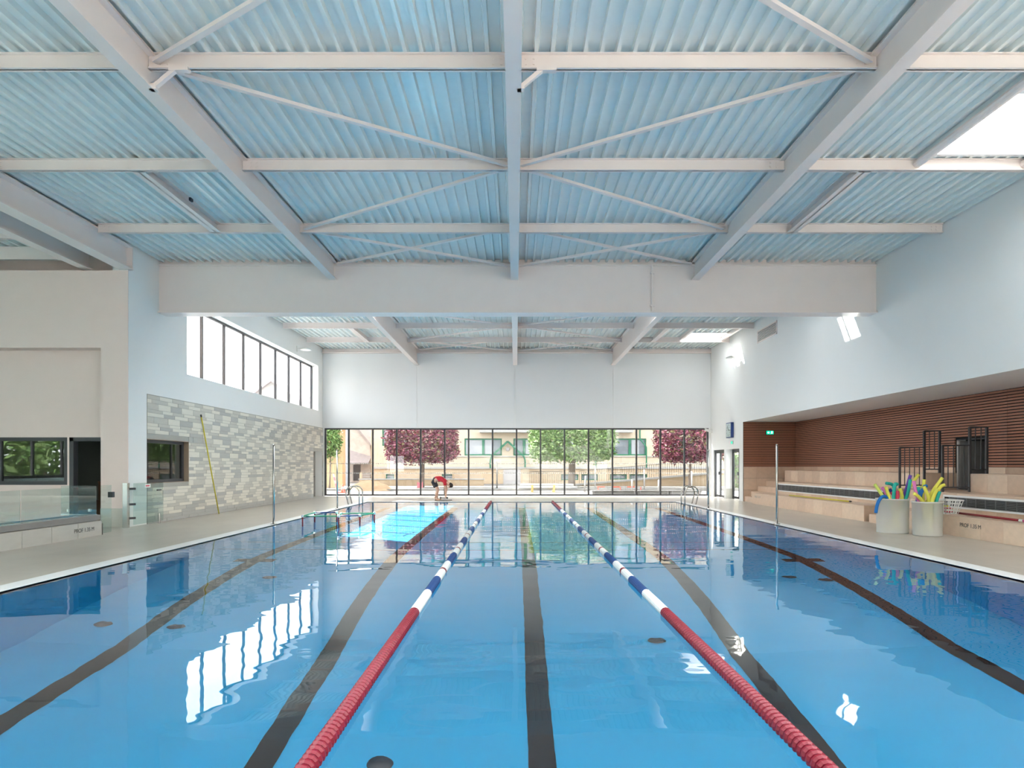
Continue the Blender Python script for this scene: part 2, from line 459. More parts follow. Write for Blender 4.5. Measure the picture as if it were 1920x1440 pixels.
def window_x(name, xw, hole, n, fr=.07, pane='pane', depth=.08, dark='anthracite', sill=None):
    """a window in a wall along y: frame, mullions and panes"""
    o = struct(name); y0, y1, z0, z1 = hole
    f = MB(); f.box(xw - depth / 2, xw + depth / 2, y0, y1, z0, z0 + fr).box(xw - depth / 2, xw + depth / 2, y0, y1, z1 - fr, z1)
    f.box(xw - depth / 2, xw + depth / 2, y0, y0 + fr, z0, z1).box(xw - depth / 2, xw + depth / 2, y1 - fr, y1, z0, z1)
    f.build('window_frame', dark, o)
    st = (y1 - y0) / n
    for i in range(n):
        if i: MB().box(xw - depth / 2, xw + depth / 2, y0 + i * st - fr / 2, y0 + i * st + fr / 2, z0 + fr, z1 - fr).build('mullion', dark, o)
        MB().box(xw - .006, xw + .006, y0 + i * st + fr / 2, y0 + (i + 1) * st - fr / 2, z0 + fr, z1 - fr).build('pane', pane, o)
    return o


def window_y(name, yw, hole, n, fr=.06, pane='pane', depth=.08, dark='anthracite'):
    o = struct(name); x0, x1, z0, z1 = hole
    f = MB(); f.box(x0, x1, yw - depth / 2, yw + depth / 2, z0, z0 + fr).box(x0, x1, yw - depth / 2, yw + depth / 2, z1 - fr, z1)
    f.box(x0, x0 + fr, yw - depth / 2, yw + depth / 2, z0 + fr, z1 - fr).box(x1 - fr, x1, yw - depth / 2, yw + depth / 2, z0 + fr, z1 - fr)
    f.build('window_frame', dark, o)
    st = (x1 - x0) / n
    for i in range(n):
        if i: MB().box(x0 + i * st - fr / 2, x0 + i * st + fr / 2, yw - depth / 2, yw + depth / 2, z0 + fr, z1 - fr).build('mullion', dark, o)
        MB().box(x0 + i * st + fr / 2, x0 + (i + 1) * st - fr / 2, yw - .006, yw + .006, z0 + fr, z1 - fr).build('pane', pane, o)
    return o


o = window_x('window_1', XL - .33, HW, 8, pane='pane_high'); o['label'] = 'high strip window of eight panes in the left wall'
o = window_x('window_2', XL - .16, SW, 1, fr=.09, pane='office_pane'); o['label'] = 'dark framed office window in the tiled wall'
MB().box(XL - .12, XL + .016, SW[1] - .012, SW[1], SW[2], SW[3]).box(XL - .12, XL + .016, SW[0], SW[1], SW[3] - .012, SW[3]).box(XL - .12, XL + .016, SW[0], SW[1], SW[2], SW[2] + .012).build('reveal', 'tan_dark', wall_l)
d = struct('door_1', 'recessed taupe door at the far end of the tiled wall')
MB().box(XL - .40, XL - .34, NI[0], NI[1], 0, NI[3]).build('door_leaf', 'door_taupe', d)
MB().tube([(XL - .31, NI[0] + .1, .95), (XL - .31, NI[1] - .15, .95)], .02).build('push_bar', 'anthracite', d)

# front wall of the office, facing the camera, with a shallow recess
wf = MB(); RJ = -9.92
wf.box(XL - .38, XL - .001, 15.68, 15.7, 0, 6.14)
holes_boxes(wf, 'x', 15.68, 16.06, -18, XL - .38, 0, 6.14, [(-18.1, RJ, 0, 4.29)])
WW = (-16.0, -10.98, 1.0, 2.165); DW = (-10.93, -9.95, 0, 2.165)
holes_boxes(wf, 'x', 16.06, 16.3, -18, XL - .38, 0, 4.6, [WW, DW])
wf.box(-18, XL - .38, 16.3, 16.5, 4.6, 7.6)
wall_fr = wf.build('wall_front', 'wall_warm_bounce'); wall_fr['kind'] = 'structure'
MB().box(RJ, XL - .001, 15.665, 15.68, 0, .45).build('skirting', 'tile_mid', wall_fr)
o = window_y('window_3', 16.12, WW, 3, fr=.09, pane='office_pane'); o['label'] = 'dark framed office window facing the learner pool'
d = struct('door_2', 'open office doorway with dark frame')
MB().box(DW[0], DW[0] + .1, 16.06, 16.24, 0, 2.165).box(DW[0], DW[1], 16.06, 16.24, 2.07, 2.165).build('door_frame', 'anthracite', d)
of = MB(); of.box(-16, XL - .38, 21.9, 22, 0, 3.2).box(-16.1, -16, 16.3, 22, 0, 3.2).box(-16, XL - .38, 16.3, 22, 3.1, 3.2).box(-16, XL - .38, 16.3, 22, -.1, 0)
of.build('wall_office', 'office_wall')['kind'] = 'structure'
for i, (x, z, hh) in enumerate(((-10.95, 0, .55), (-10.3, 0, .5), (-10.9, .55, .5), (-10.28, .5, .48))):
    c = MB().box(x - .3, x + .3, 17.6, 18.1, z, z + hh).box(x - .3, x - .02, 17.58, 17.6, z + hh - .04, z + hh - .0).build('cardboard_box', 'brown_box')
    tag(c, ['brown box on the office floor, left of the pair', 'brown box on the office floor, right of the pair', 'brown box on top of the left stack inside office doorway', 'brown box on top of the right stack inside office doorway'][i], 'box', 'brown boxes in the office')

# ------------------------------------------------------------------ far wall with its glazing
wall_f = holes_boxes(MB(), 'x', YF, YF + .35, XL - .38, XR + .3, 0, 7.6, [(-9.18, 9.26, 0, 3.27)]).build('wall_far', 'white_wall'); wall_f['kind'] = 'structure'
xs = [XL, -4.74, -.03, 4.66, XR]
for a, c in zip(xs, xs[1:]): piece('panel', 'panel_white', a + .012, c - .012, YF - .02, YF + .01, 3.275, 6.85, wall_f)
o = MB().box(XL, XR, YF - .16, YF, 6.86, 6.9).box(XL, XR, YF - .05, YF, 6.9, 7.06).build('trim_2', 'steel_white'); o['kind'] = 'structure'
win = window_y('window_4', YF + .06, (-9.18, 9.26, .02, 3.27), 16, fr=.07, depth=.12)
win['label'] = 'full width glazing of sixteen panes under the far white wall'
for zz in (1.57, 1.11):
    dt = MB(); x = -9.05
    while x < 9.2:
        dt.box(x, x + .045, YF + .045, YF + .05, zz - .022, zz + .022); x += .09
    dt.build('dot_band', 'white_plastic', win, kind='stuff')

# ------------------------------------------------------------------ right wall, recess, slats
RY0, RY1, RZ, RXB = 0.0, 27.05, 3.27, 11.5
D3 = (29.5, 31.1, 0, 2.2); D4 = (27.5, 29.2, 0, 2.2)
wr = holes_boxes(MB(), 'y', XR, XR + .35, -5, YF, 0, 7.6, [(RY0, RY1, 0, RZ), D3, D4])
wr.box(XR + .35, RXB + .3, RY0, RY1, RZ, RZ + .2)
AO = (16.0, 17.2, .85, 2.15)      # dark doorway in the back of the stand
holes_boxes(wr, 'y', RXB + .06, RXB + .3, RY0, RY1, 0, RZ, [AO])
wr.box(XR + .35, RXB + .3, RY1 + .05, RY1 + .3, 0, RZ).box(XR, RXB + .3, RY0 - .3, RY0, 0, RZ)
wall_r = wr.build('wall_right', 'white_wall'); wall_r['kind'] = 'structure'
bk = MB(); holes_boxes(bk, 'y', RXB + .035, RXB + .06, RY0, RY1, 0, RZ - .001, [AO]); bk.box(XR + .004, RXB + .03, RY1 - .03, RY1 - .005, 0, RZ - .001)
bk.build('slat_backing', 'black_back', wall_r)
pitch = .0705; SZ = 1.43; n = int((RZ - SZ) / pitch); JY = 15.35
for i in range(n):
    z0 = SZ + .012 + i * pitch; z1 = z0 + .046
    for a, c in ((RY0 + .02, JY - .004), (JY + .004, RY1 - .01)):
        if z0 < AO[3] and a < AO[0] < c:
            piece('slat', 'wood', RXB, RXB + .035, a, AO[0], z0, z1, wall_r); piece('slat', 'wood', RXB, RXB + .035, AO[1], c, z0, z1, wall_r)
        else: piece('slat', 'wood', RXB, RXB + .035, a, min(c, RY1 - .07), z0, z1, wall_r)
    piece('slat', 'wood', XR + .012, RXB - .002, RY1 - .065, RY1 - .03, z0, z1, wall_r)
# tiles below the slats
tr = random.Random(5); tans = ['tan1', 'tan2', 'tan3', 'tan1']
y = AO[1]
for y0 in [AO[1] + i * .6 for i in range(17)]:
    piece('tile', tr.choice(tans), RXB, RXB + .035, y0 + .003, min(y0 + .597, RY1), .85, SZ, wall_r)
for y0 in [AO[0] - (i + 1) * .6 for i in range(16)]:
    piece('tile', tr.choice(tans), RXB, RXB + .035, y0 + .003, y0 + .597, .85, SZ, wall_r)
for i in range(4):
    for j in range(3): piece('tile', tr.choice(['tan1', 'tan2']), XR + .012 + i * .53 + .003, XR + .012 + (i + 1) * .53 - .003, RY1 - .055, RY1 - .03, j * .476 + .003, (j + 1) * .476 - .003, wall_r)
# corridor behind the doorway of the stand
co = MB(); co.box(RXB + .3, RXB + 1.8, AO[0] - .1, AO[0], .8, 2.3).box(RXB + .3, RXB + 1.8, AO[1], AO[1] + .1, .8, 2.3).box(RXB + .3, RXB + 1.8, AO[0], AO[1], 2.15, 2.3).box(RXB + 1.8, RXB + 1.9, AO[0], AO[1], .8, 2.3).box(RXB + .3, RXB + 1.8, AO[0], AO[1], .75, .85)
co.build('wall_corridor', 'anthracite')['kind'] = 'structure'
d = struct('door_3', 'pale grey door leaf standing open in the dark doorway'); MB().box(RXB + .1, RXB + .75, AO[1] - .07, AO[1] - .02, .86, 2.12).build('door_leaf', 'grey_coping', d)


def glass_door(name, hole, xr, leaves, label):
    o = struct(name, label); y0, y1, z0, z1 = hole
    f = MB(); f.box(xr, xr + .08, y0, y1, z1 - .08, z1).box(xr, xr + .08, y0, y0 + .07, 0, z1).box(xr, xr + .08, y1 - .07, y1, 0, z1); f.build('door_frame', 'anthracite', o)
    st = (y1 - y0 - .14) / leaves
    for i in range(leaves):
        a = y0 + .07 + i * st; c = a + st
        lf = MB().box(xr + .01, xr + .06, a, a + .07, .02, z1 - .08).box(xr + .01, xr + .06, c - .07, c, .02, z1 - .08).box(xr + .01, xr + .06, a, c, .02, .12).box(xr + .01, xr + .06, a, c, z1 - .16, z1 - .08).build('door_leaf', 'anthracite', o)
        MB().box(xr + .03, xr + .04, a + .07, c - .07, .12, z1 - .16).build('pane', 'pane_clear', lf)
        hy = c - .035 if i == 0 else a + .035
        MB().bar((xr - .04, hy, 1.05), (xr - .04, hy, 1.2), .03, .03).bar((xr - .04, hy, 1.12), (xr + .02, hy, 1.12), .02, .02).build('handle', 'anthracite', lf)
    return o


glass_door('door_4', D3, XR + .06, 2, 'glazed double door beside the far glazing')
glass_door('door_5', D4, XR + .27, 2, 'recessed glazed double door beside the timber stand')
MB().box(XR, XR + .27, D4[1] - .012, D4[1] - .002, 0, .45).build('skirting', 'tile_mid', wall_r)

# ------------------------------------------------------------------ back wall and learner hall shell (behind and beside the camera)
holes_boxes(MB(), 'x', -5.3, -5, -18.3, XR + .35, 0, 7.6, [(-16.5, -11.5, .1, 2.6)]).build('wall_back', 'white_wall')['kind'] = 'structure'
window_y('window_5', -5.15, (-16.5, -11.5, .1, 2.6), 3, fr=.12, pane='pane_clear')
holes_boxes(MB(), 'y', -18.3, -18, -5, 16.3, 0, 7.6, [(1.2, 9.2, 1.0, 3.0)]).build('wall_side', 'white_wall')['kind'] = 'structure'
window_x('window_6', -18.15, (1.2, 9.2, 1.0, 3.0), 5, fr=.1, pane='pane_clear')

# ------------------------------------------------------------------ ceiling decks
ceil = struct('ceiling', 'white trapezoidal metal roof deck on steel purlins')


def deck(x0, x1, y0, y1, z, mb):
    p = .21; n0 = math.ceil((x0 - 20) / p); xs = []
    k = math.floor((x0 + 30) / p)
    x = k * p - 30
    while x < x1:
        for dx, dz in ((0, 0), (.05, 0), (.062, .075), (.198, .075), (.21, 0)):
            if x0 <= x + dx <= x1: xs.append((x + dx, dz))
        x += p
    xs = [(x0, xs[0][1])] + xs + [(x1, xs[-1][1])]
    for (a, za), (c, zc) in zip(xs, xs[1:]):
        if c - a > 1e-4: mb.quad((a, y0, z + za), (a, y1, z + za), (c, y1, z + zc), (c, y0, z + zc))


def deck_with(name, y0, y1, x0, x1, z, hl):
    mb = MB(); yy = [y0]
    for h in hl:
        deck(x0, x1, yy[-1], h[2], z, mb); deck(x0, h[0], h[2], h[3], z, mb); deck(h[1], x1, h[2], h[3], z, mb); yy.append(h[3])
    deck(x0, x1, yy[-1], y1, z, mb)
    return mb.build(name, 'deck_metal', ceil)


RL_ADDED = [(a, c, y, y + 2.6) for y in (-3.0, 2.9) for a, c in ((-8.6, -5.2), (-4.3, -.5), (.45, 4.2), (5.1, 8.7))]   # added rooflights above and behind the camera, out of view, for more daylight
OP_ADDED = [(a, c, 17.9, 21.0) for a, c in ((-4.3, -.5), (.45, 4.2))]   # added opal rooflights, hidden behind the girder, to brighten the far bay


def deck_cells(x0, x1, y0, y1, z, holes):
    mb = MB(); Y = sorted({y0, y1, *[h[k] for h in holes for k in (2, 3)]})
    for a, c in zip(Y, Y[1:]):
        act = sorted(h[:2] for h in holes if h[2] < (a + c) / 2 < h[3]); xx = [x0] + [v for h in act for v in h] + [x1]
        for p, q_ in zip(xx[::2], xx[1::2]): deck(p, q_, a, c, z, mb)
    return mb.build('roof_deck', 'deck_metal', ceil)


deck_cells(XL - .25, XR, -5, YG + .2, DN, RL_ADDED + [SKY_N])
deck_cells(XL, XR, YG + .2, YF, DF, OP_ADDED + [SKY_M, SKY_F])
deck_with('roof_deck', -5, 16.4, -18, XL - .25, DN - .12, [])
MB().box(XL, XR, YG + .05, YG + .3, 6.7, 7.6).build('fascia', 'steel_white', ceil)
MB().box(XL - .28, XL - .2, -5, 15.7, DN - .13, DN + .1).build('closure_strip', 'grille', ceil)

for i, (hs, zt) in enumerate([(SKY_N, DN), (SKY_M, DF), (SKY_F, DF)] + [(h, DN) for h in RL_ADDED] + [(h, DF) for h in OP_ADDED]):
    x0, x1, y0, y1 = hs
    o = struct('window_%d' % (11 + i), 'square roof light with white curb' if i < 3 else 'wide added roof light above the camera, out of view' if hs in RL_ADDED else 'wide added opal roof light hidden behind the deep girder'); c = MB(); t = .08; zc = zt + .55
    c.box(x0 - t, x0, y0 - t, y1 + t, zt - .03, zc).box(x1, x1 + t, y0 - t, y1 + t, zt - .03, zc).box(x0, x1, y0 - t, y0, zt - .03, zc).box(x0, x1, y1, y1 + t, zt - .03, zc)
    c.build('curb', 'white_coping', o)
    MB().box(x0, x1, y0, y1, zc - .02, zc).build('pane', 'pane_clear', o) if hs not in OP_ADDED else MB().quad((x0, y0, zc), (x1, y0, zc), (x1, y1, zc), (x0, y1, zc)).build('pane', 'opal', o)
    MB().box(x0, x1, y0 + .85, y0 + .91, zc - .06, zc - .02).build('glazing_bar', 'white_coping', o)

# steel frames
def ibeam(name, x, y0, y1, z0, z1, bf, tf, label, tw=.02):
    t = thing(name, label, 'beam', (x, (y0 + y1) / 2, z0))
    MB().box(x - tw / 2, x + tw / 2, y0, y1, z0 + tf, z1 - tf).build('web', 'steel_white', t)
    MB().box(x - bf / 2, x + bf / 2, y0, y1, z0, z0 + tf).build('flange', 'steel_white', t)
    MB().box(x - bf / 2, x + bf / 2, y0, y1, z1 - tf, z1).build('flange', 'steel_white', t)
    return t


nm = ('left', 'centre', 'right')
for x, l in zip(BX, ('left of the middle', 'along the middle', 'right of the middle')):
    ibeam('roof_beam', x, -5, YG, 6.29, DN, .2, .03, 'white steel roof beam in front of the deep girder, %s' % l)
    ibeam('roof_beam', x, YG + .3, YF, 6.29, DF, .2, .03, 'white steel roof beam behind the deep girder, %s' % l)
e = ibeam('eave_beam', XL - .05, -5, 15.72, 6.16, DN - .06, .32, .03, 'white steel beam over the opening to the learner pool')
MB().box(XL - .2, XL + .1, 15.69, 15.72, 6.16, DN - .06).build('end_plate', 'steel_white', e)
ibeam('eave_beam', -10.35, -5, 15.9, 6.2, DN - .14, .24, .03, 'white steel beam above the learner pool, beside the office wall')
gd = thing('roof_girder', 'deep white steel girder spanning the hall crosswise', 'beam', (0, YG, 5.43))
MB().box(XL, XR, YG, YG + .3, 5.47, 6.70).build('web', 'steel_white', gd)
MB().box(XL, XR, YG - .08, YG + .38, 5.43, 5.47).build('flange', 'steel_white', gd)
MB().box(XL, XR, YG - .04, YG + .34, 6.66, 6.70).build('flange', 'steel_white', gd)
cdt = MB().tube([(3.54, YG - .03, 5.47), (3.54, YG - .03, 6.68)], .03, 8).build('pipe', 'steel_white')
for zz in (5.6, 6.45): MB().box(3.49, 3.59, YG - .06, YG, zz, zz + .04).build('clip', 'steel_white', cdt)
tag(cdt, 'thin vertical white pipe fixed to the deep girder', 'pipe')
spans = [(XL + .1, BX[0]), (BX[0], BX[1]), (BX[1], BX[2]), (BX[2], XR)]


def purlin(a, c, y, zt, h=.2, bf=.1):
    m = MB(); m.box(a + .02, c - .02, y - .01, y + .01, zt - h, zt).box(a + .02, c - .02, y - bf / 2, y + bf / 2, zt - h, zt - h + .015).box(a + .02, c - .02, y - bf / 2, y + bf / 2, zt - .015, zt)
    p = m.build('purlin', 'steel_white', ceil)
    bl = MB()
    for xx in (a + .16, a + .26, c - .16, c - .26):
        for zz in (zt - .06, zt - .13): bl.box(xx - .012, xx + .012, y - .022, y - .01, zz - .012, zz + .012)
    bl.build('bolts', 'steel_white', p)


for y in PN:
    for a, c in spans: purlin(a, c, y, DN)
for y in PFAR:
    for a, c in spans: purlin(a, c, y, DF, .22)
for y in (-3, -.2, 2.6, 5.5, 8.4, 11.3, 14.4): purlin(-18, -10.4, y, DN - .12); 
purlin(-18, -10.4, 15.55, DN - .12, .3)


def brace(a, c):
    MB().bar(a, c, .075, .05).build('brace_bar', 'steel_white', ceil)


zb = DN - .12; x0, x1, x2 = BX; e = .12
for (A, Bm) in (((x0, 1), (x1, -1)), ((x2, -1), (x1, 1))):
    ox, s = A; cx, t = Bm
    brace((ox + s * e, 8.4, zb), (cx + t * e, 5.58, zb)); brace((ox + s * e, 8.5, zb), (cx + t * e, 11.3, zb))
    brace((cx + t * e, 11.4, zb), (ox + s * e, 14.33, zb))
    brace((ox + s * e, 14.43, zb), (cx + t * e, 17.0, zb)); brace((cx + t * e, 14.43, zb + .05), (ox + s * e, 17.0, zb + .05))
    zf = DF - .12
    brace((cx + t * e, 20.1, zf), (ox + s * e, 22.85, zf)); brace((ox + s * e, 22.95, zf), (cx + t * e, 25.75, zf)); brace((cx + t * e, 25.85, zf), (ox + s * e, 28.65, zf))
    brace((ox + s * e, 28.75, zf), (cx + t * e, 31.4, zf)); brace((cx + t * e, 28.75, zf + .05), (ox + s * e, 31.4, zf + .05))
for xx, s in ((BX[0], 1), (BX[1], 1)):  # knee braces under the nearest purlin
    m = MB(); m.bar((xx + s * .10, 8.42, 6.33), (xx + s * .36, 8.42, 6.545), .06, .05).box(xx + s * .30, xx + s * .55, 8.38, 8.46, 6.53, 6.575).box(xx + s * .05, xx + s * .14, 8.38, 8.46, 6.29, 6.36)
    m.build('knee_brace', 'steel_white', ceil)
for xx in (-6.55, 6.05):  # trimmers between purlins
    MB().box(xx - .11, xx + .11, 11.37, 14.36, DN - .2, DN - .185).box(xx - .01, xx + .01, 11.37, 14.36, DN - .2, DN).box(xx - .11, xx + .11, 11.37, 14.36, DN - .02, DN).build('trimmer', 'steel_white', ceil)
    m = MB().box(xx + .12, xx + .16, 12.9, 13.0, DN - .08, DN - .02).build('cable_box', 'anthracite', ceil)
for xx in (-6.5, 6.0):
    MB().box(xx - .1, xx + .1, 25.85, 28.65, DF - .22, DF - .2).box(xx - .01, xx + .01, 25.85, 28.65, DF - .22, DF).build('trimmer', 'steel_white', ceil)
for xx in (6.93, 8.78): MB().tube([(xx, 8.5, DN - .09), (xx, 11.33, DN - .09)], .07, 10).build('trimmer', 'steel_white', ceil)
for xx in (7.2, 9.0): MB().box(xx - .05, xx + .05, 25.85, 28.65, DF - .15, DF).build('trimmer', 'steel_white', ceil)

# ------------------------------------------------------------------ plinth, balustrade and learner pool on the left
PLX = -8.8
pl = thing('pool_plinth', 'low tiled plinth with grey top carrying the glass balustrade', 'plinth', (PLX, 8, 0))
MB().box(PLX - .5, PLX - .015, -4, 13.93, 0, .31).build('core', 'grout', pl)
y = 13.94
while y > 1: piece('tile', 'plinth_tile', PLX - .015, PLX, y - .74, y - .005, .0, .30, pl); y -= .75
piece('tile', 'plinth_tile', PLX - .5, PLX, 13.93, 13.945, 0, .30, pl)
MB().box(PLX - .55, PLX - .03, -4, 13.94, .32, .43).build('coping', 'grey_coping', pl)


def text(body, loc, rot, size, mname, parent, name='lettering'):
    c = bpy.data.curves.new(name, 'FONT'); c.body = body; c.size = size; c.extrude = .001; c.align_x = 'CENTER'; c.align_y = 'CENTER'
    tmp = bpy.data.objects.new('tmp', c); COL.objects.link(tmp)
    me = bpy.data.meshes.new_from_object(tmp.evaluated_get(bpy.context.evaluated_depsgraph_get())); bpy.data.objects.remove(tmp); bpy.data.curves.remove(c)
    me.materials.clear(); me.materials.append(M[mname])
    o = link(name, me, parent, 'stuff'); o.location = loc; o.rotation_euler = rot
    return o


text('PROF 1.35 M', (PLX + .003, 13.38, .155), (H, 0, H), .115, 'text_dark', pl)
for i, (a, c, lb) in enumerate(((11.76, 13.86, 'clear glass balustrade panel on the plinth, nearest the gate'), (9.6, 11.72, 'clear glass balustrade panel on the plinth, at the photo edge'), (7.44, 9.56, 'clear glass balustrade panel on the plinth, third from the gate'), (5.28, 7.4, 'clear glass balustrade panel on the plinth, fourth from the gate'))):
    t = thing('glass_balustrade', lb, 'balustrade', (PLX - .06, (a + c) / 2, .43), 'glass balustrade panels')
    MB().box(PLX - .068, PLX - .052, a, c, .43, 1.03).build('pane', 'rail_glass', t)
    MB().box(PLX - .08, PLX - .04, a, c, .43, .45).build('channel', 'stainless', t)
t = thing('glass_balustrade', 'glass balustrade panel returning away from the pool behind the plinth end', 'balustrade', (-9.2, 13.86, .43), 'glass balustrade panels')
MB().box(-9.6, PLX - .07, 13.85, 13.866, .43, 1.05).build('pane', 'rail_glass', t); MB().box(-9.6, PLX - .07, 13.84, 13.876, .43, .45).build('channel', 'stainless', t)
for xx in (-9.45, -9.0): MB().box(xx - .02, xx + .02, 13.835, 13.88, .5, .56).build('clamp', 'stainless', t)
t = thing('glass_balustrade', 'narrow full height glass panel beside the plinth end', 'balustrade', (PLX, 14.1, 0))
MB().box(PLX - .04, PLX - .024, 13.96, 14.32, .03, 1.05).build('pane', 'rail_glass', t)
MB().tube([(PLX - .03, 14.0, 0), (PLX - .03, 14.0, .24)], .02).build('foot_post', 'stainless', t)
MB().box(PLX - .08, PLX + .02, 14.28, 14.36, .78, .9).build('lock', 'anthracite', t)
t = thing('glass_gate', 'open glass gate on steel hinge post in front of white wall end', 'gate', (-9.15, 15.55, 0))
MB().box(-9.28, -9.17, 15.48, 15.58, 0, 1.06).build('post', 'stainless', t)
MB().box(-9.12, -9.105, 15.64, 16.95, .06, 1.05).build('pane', 'rail_glass', t)
for zz in (.22, .55, .92): MB().bar((-9.2, 15.6, zz), (-9.1, 15.7, zz), .05, .05).build('hinge', 'anthracite', t)
MB().box(-9.09, -9.06, 16.6, 16.78, .84, .87).build('handle', 'anthracite', t)
MB().box(-9.103, -9.10, 16.1, 16.35, .93, 1.02).box(-9.1, -9.098, 16.14, 16.30, .96, .99, 1).build('notice', ['white_plastic', 'n_red'], t)
MB().tube([(-9.1, 16.75, 0), (-9.1, 16.75, .26)], .025).build('foot_post', 'stainless', t)
lp = MB(); lp.box(-17.5, -9.3, -3.5, 13.5, .05, .1).build('learner_floor', 'learner_floor')['kind'] = 'structure'
lw = MB().quad((-17.4, -3.5, .34), (-9.35, -3.5, .34), (-9.35, 13.4, .34), (-17.4, 13.4, .34)).build('learner_water', 'rail_glass')
tag(lw, 'shallow turquoise water of the learner pool behind glass', 'water', kind='stuff')

# ------------------------------------------------------------------ stands on the right
def tiled_tier(par, x0, x1, y0, y1, z0, z1, end_face=None):
    t = MB().box(x0 + .02, x1, y0 + (.02 if end_face else 0), y1, 0, z1 - .02).build('tier', 'tan_dark', par)
    n = max(1, round((y1 - y0) / .6)); st = (y1 - y0) / n
    for i in range(n):
        a, c = y0 + i * st + .002, y0 + (i + 1) * st - .002
        piece('tile', tr.choice(tans), x0, x0 + .02, a, c, z0 + .002, z1 - .022, t)
        piece('tile', tr.choice(tans), x0, x1, a, c, z1 - .02, z1, t)
    if end_face:
        k = max(1, round((x1 - x0) / .4)); sx = (x1 - x0) / k
        for i in range(k): piece('tile', 'tan1' if i % 2 else 'tan2', x0 + i * sx + .02, x0 + (i + 1) * sx - .002, y0, y0 + .02, 0, z1 - .022, t)
    return t


T1, T2, T3 = .42, .85, 1.28; F1, F2, F3 = 9.18, 9.95, 10.7; BK = RXB - .005
sl = thing('bleacher_stand', 'tan stone tiled seating steps beyond the stair, reaching the far end', 'bleacher', (10, 21, 0), 'tiled stone stands')
tiled_tier(sl, F1, F2, 17.3, 25.5, 0, T1, True); tiled_tier(sl, F2, F3, 17.3, 25.1, T1, T2, True); tiled_tier(sl, F3, BK, 17.1, 26.1, T2, T3, True)
MB().box(F1 + .25, F2, 25.5, 27.04, 0, .21).box(F1 + .5, F2, 25.5, 27.04, .21, .42).box(F2, F3, 25.1, 27.04, 0, .63).box(F2 + .35, F3, 25.1, 27.04, .63, .84).build('end_steps', 'tan1', sl)
text('PROF 1.35 M', (F1 - .002, 24.9, .28), (H, 0, -H), .11, 'grout', sl)
sr = thing('bleacher_stand', 'tan stone tiled seating steps nearer the camera, marked PROF 1.35 M', 'bleacher', (10, 8, 0), 'tiled stone stands')
tiled_tier(sr, F1, F2, 2, 15.4, 0, T1); tiled_tier(sr, F2, F3, 2, 15.4, T1, T2); tiled_tier(sr, F3, BK, 2, 15.5, T2, T3)
text('PROF 1.35 M', (F1 - .002, 13.25, .25), (H, 0, -H), .115, 'text_dark', sr)
st = thing('stand_stair', 'narrow tiled stair between the two stone stands', 'stairs', (10, 16.3, 0))
for i, (x, zz) in enumerate(((9.2, .21), (9.55, .42), (9.9, .64), (10.25, .85))): piece('step', tans[i % 3], x, BK if i == 3 else x + .35, 15.52, 17.08, 0, zz, st)


def grille(y0, y1, label):
    t = thing('vent_grille', label, 'grille', (F2 - .02, (y0 + y1) / 2, .55), 'vent grilles in the stands')
    MB().box(F2 - .012, F2 - .004, y0, y1, .55, .76).build('backing', 'black_back', t)
    MB().box(F2 - .03, F2 - .004, y0, y1, .755, .80).box(F2 - .03, F2 - .004, y0, y1, .51, .55).box(F2 - .03, F2 - .004, y0 - .03, y0, .51, .80).box(F2 - .03, F2 - .004, y1, y1 + .03, .51, .80).build('frame', 'white_coping', t)
    y = y0 + .02
    while y < y1 - .2:
        s = MB()
        for k in range(6): s.box(F2 - .026, F2 - .012, y, y + .27, .56 + k * .033, .575 + k * .033)
        s.box(F2 - .028, F2 - .012, y + .27, y + .285, .55, .755).build('grille_section', 'grille', t); y += .29


grille(17.5, 24.9, 'long dark vent grille set in the far stone stand'); grille(4, 15.2, 'long dark vent grille set in the near stone stand')


def railing(y, label, xa):
    t = thing('stair_railing', label, 'railing', (xa, y, .85), 'black stair railings')
    a, c, e = xa, xa + .64, xa + 1.04
    MB().bar((a, y, T2), (a, y, 1.95), .045, .045).build('post', 'anthracite', t)
    for q in ((c, T2), (e, T3)): MB().bar((q[0], y, q[1]), (q[0], y, 2.38), .05, .05).build('post', 'anthracite', t)
    MB().bar((a, y, 1.95), (c, y, 1.95), .045, .03).build('handrail', 'anthracite', t); MB().bar((c, y, 2.38), (e, y, 2.38), .045, .03).build('handrail', 'anthracite', t)
    MB().bar((a, y, .96), (c, y, .96), .03, .03).build('bottom_rail', 'anthracite', t); MB().bar((c, y, 1.38), (e, y, 1.38), .03, .03).build('bottom_rail', 'anthracite', t)
    for i in range(1, 5): MB().bar((a + i * .128, y, .96), (a + i * .128, y, 1.95), .016, .016).build('baluster', 'anthracite', t)
    for i in range(1, 3): MB().bar((c + i * .133, y, 1.38), (c + i * .133, y, 2.38), .016, .016).build('baluster', 'anthracite', t)


railing(17.15, 'black metal stair railing on the far side of the stair', 10.04); railing(15.46, 'black metal stair railing on the near side, in front of dark doorway', 10.06)

# exit sign on the slats, clock and small sign on the wall
t = thing('exit_sign', 'green and white exit sign with running figure on timber slats', 'sign', (10.45, 27, 2.8))
MB().box(10.28, 10.62, 26.97, 27.04, 2.74, 2.92).build('casing', 'black_back', t); MB().box(10.31, 10.60, 26.965, 26.972, 2.76, 2.90).build('plate', 'sign_green', t)
s = MB(); yb = 26.962  # arrow pointing left and running figure
s.add([(10.34, yb, 2.83), (10.40, yb, 2.87), (10.40, yb, 2.79)], [(0, 1, 2)]); s.box(10.40, 10.43, yb, yb + .003, 2.82, 2.84)
s.ball((10.53, yb, 2.88), .012, .004, .012, 8, 4).bar((10.53, yb, 2.865), (10.515, yb, 2.83), .004, .025).bar((10.515, yb, 2.83), (10.50, yb, 2.785), .004, .014).bar((10.515, yb, 2.83), (10.555, yb, 2.80), .004, .014).bar((10.50, yb, 2.855), (10.56, yb, 2.84), .004, .01)
s.build('symbol', 'sign_white', t)
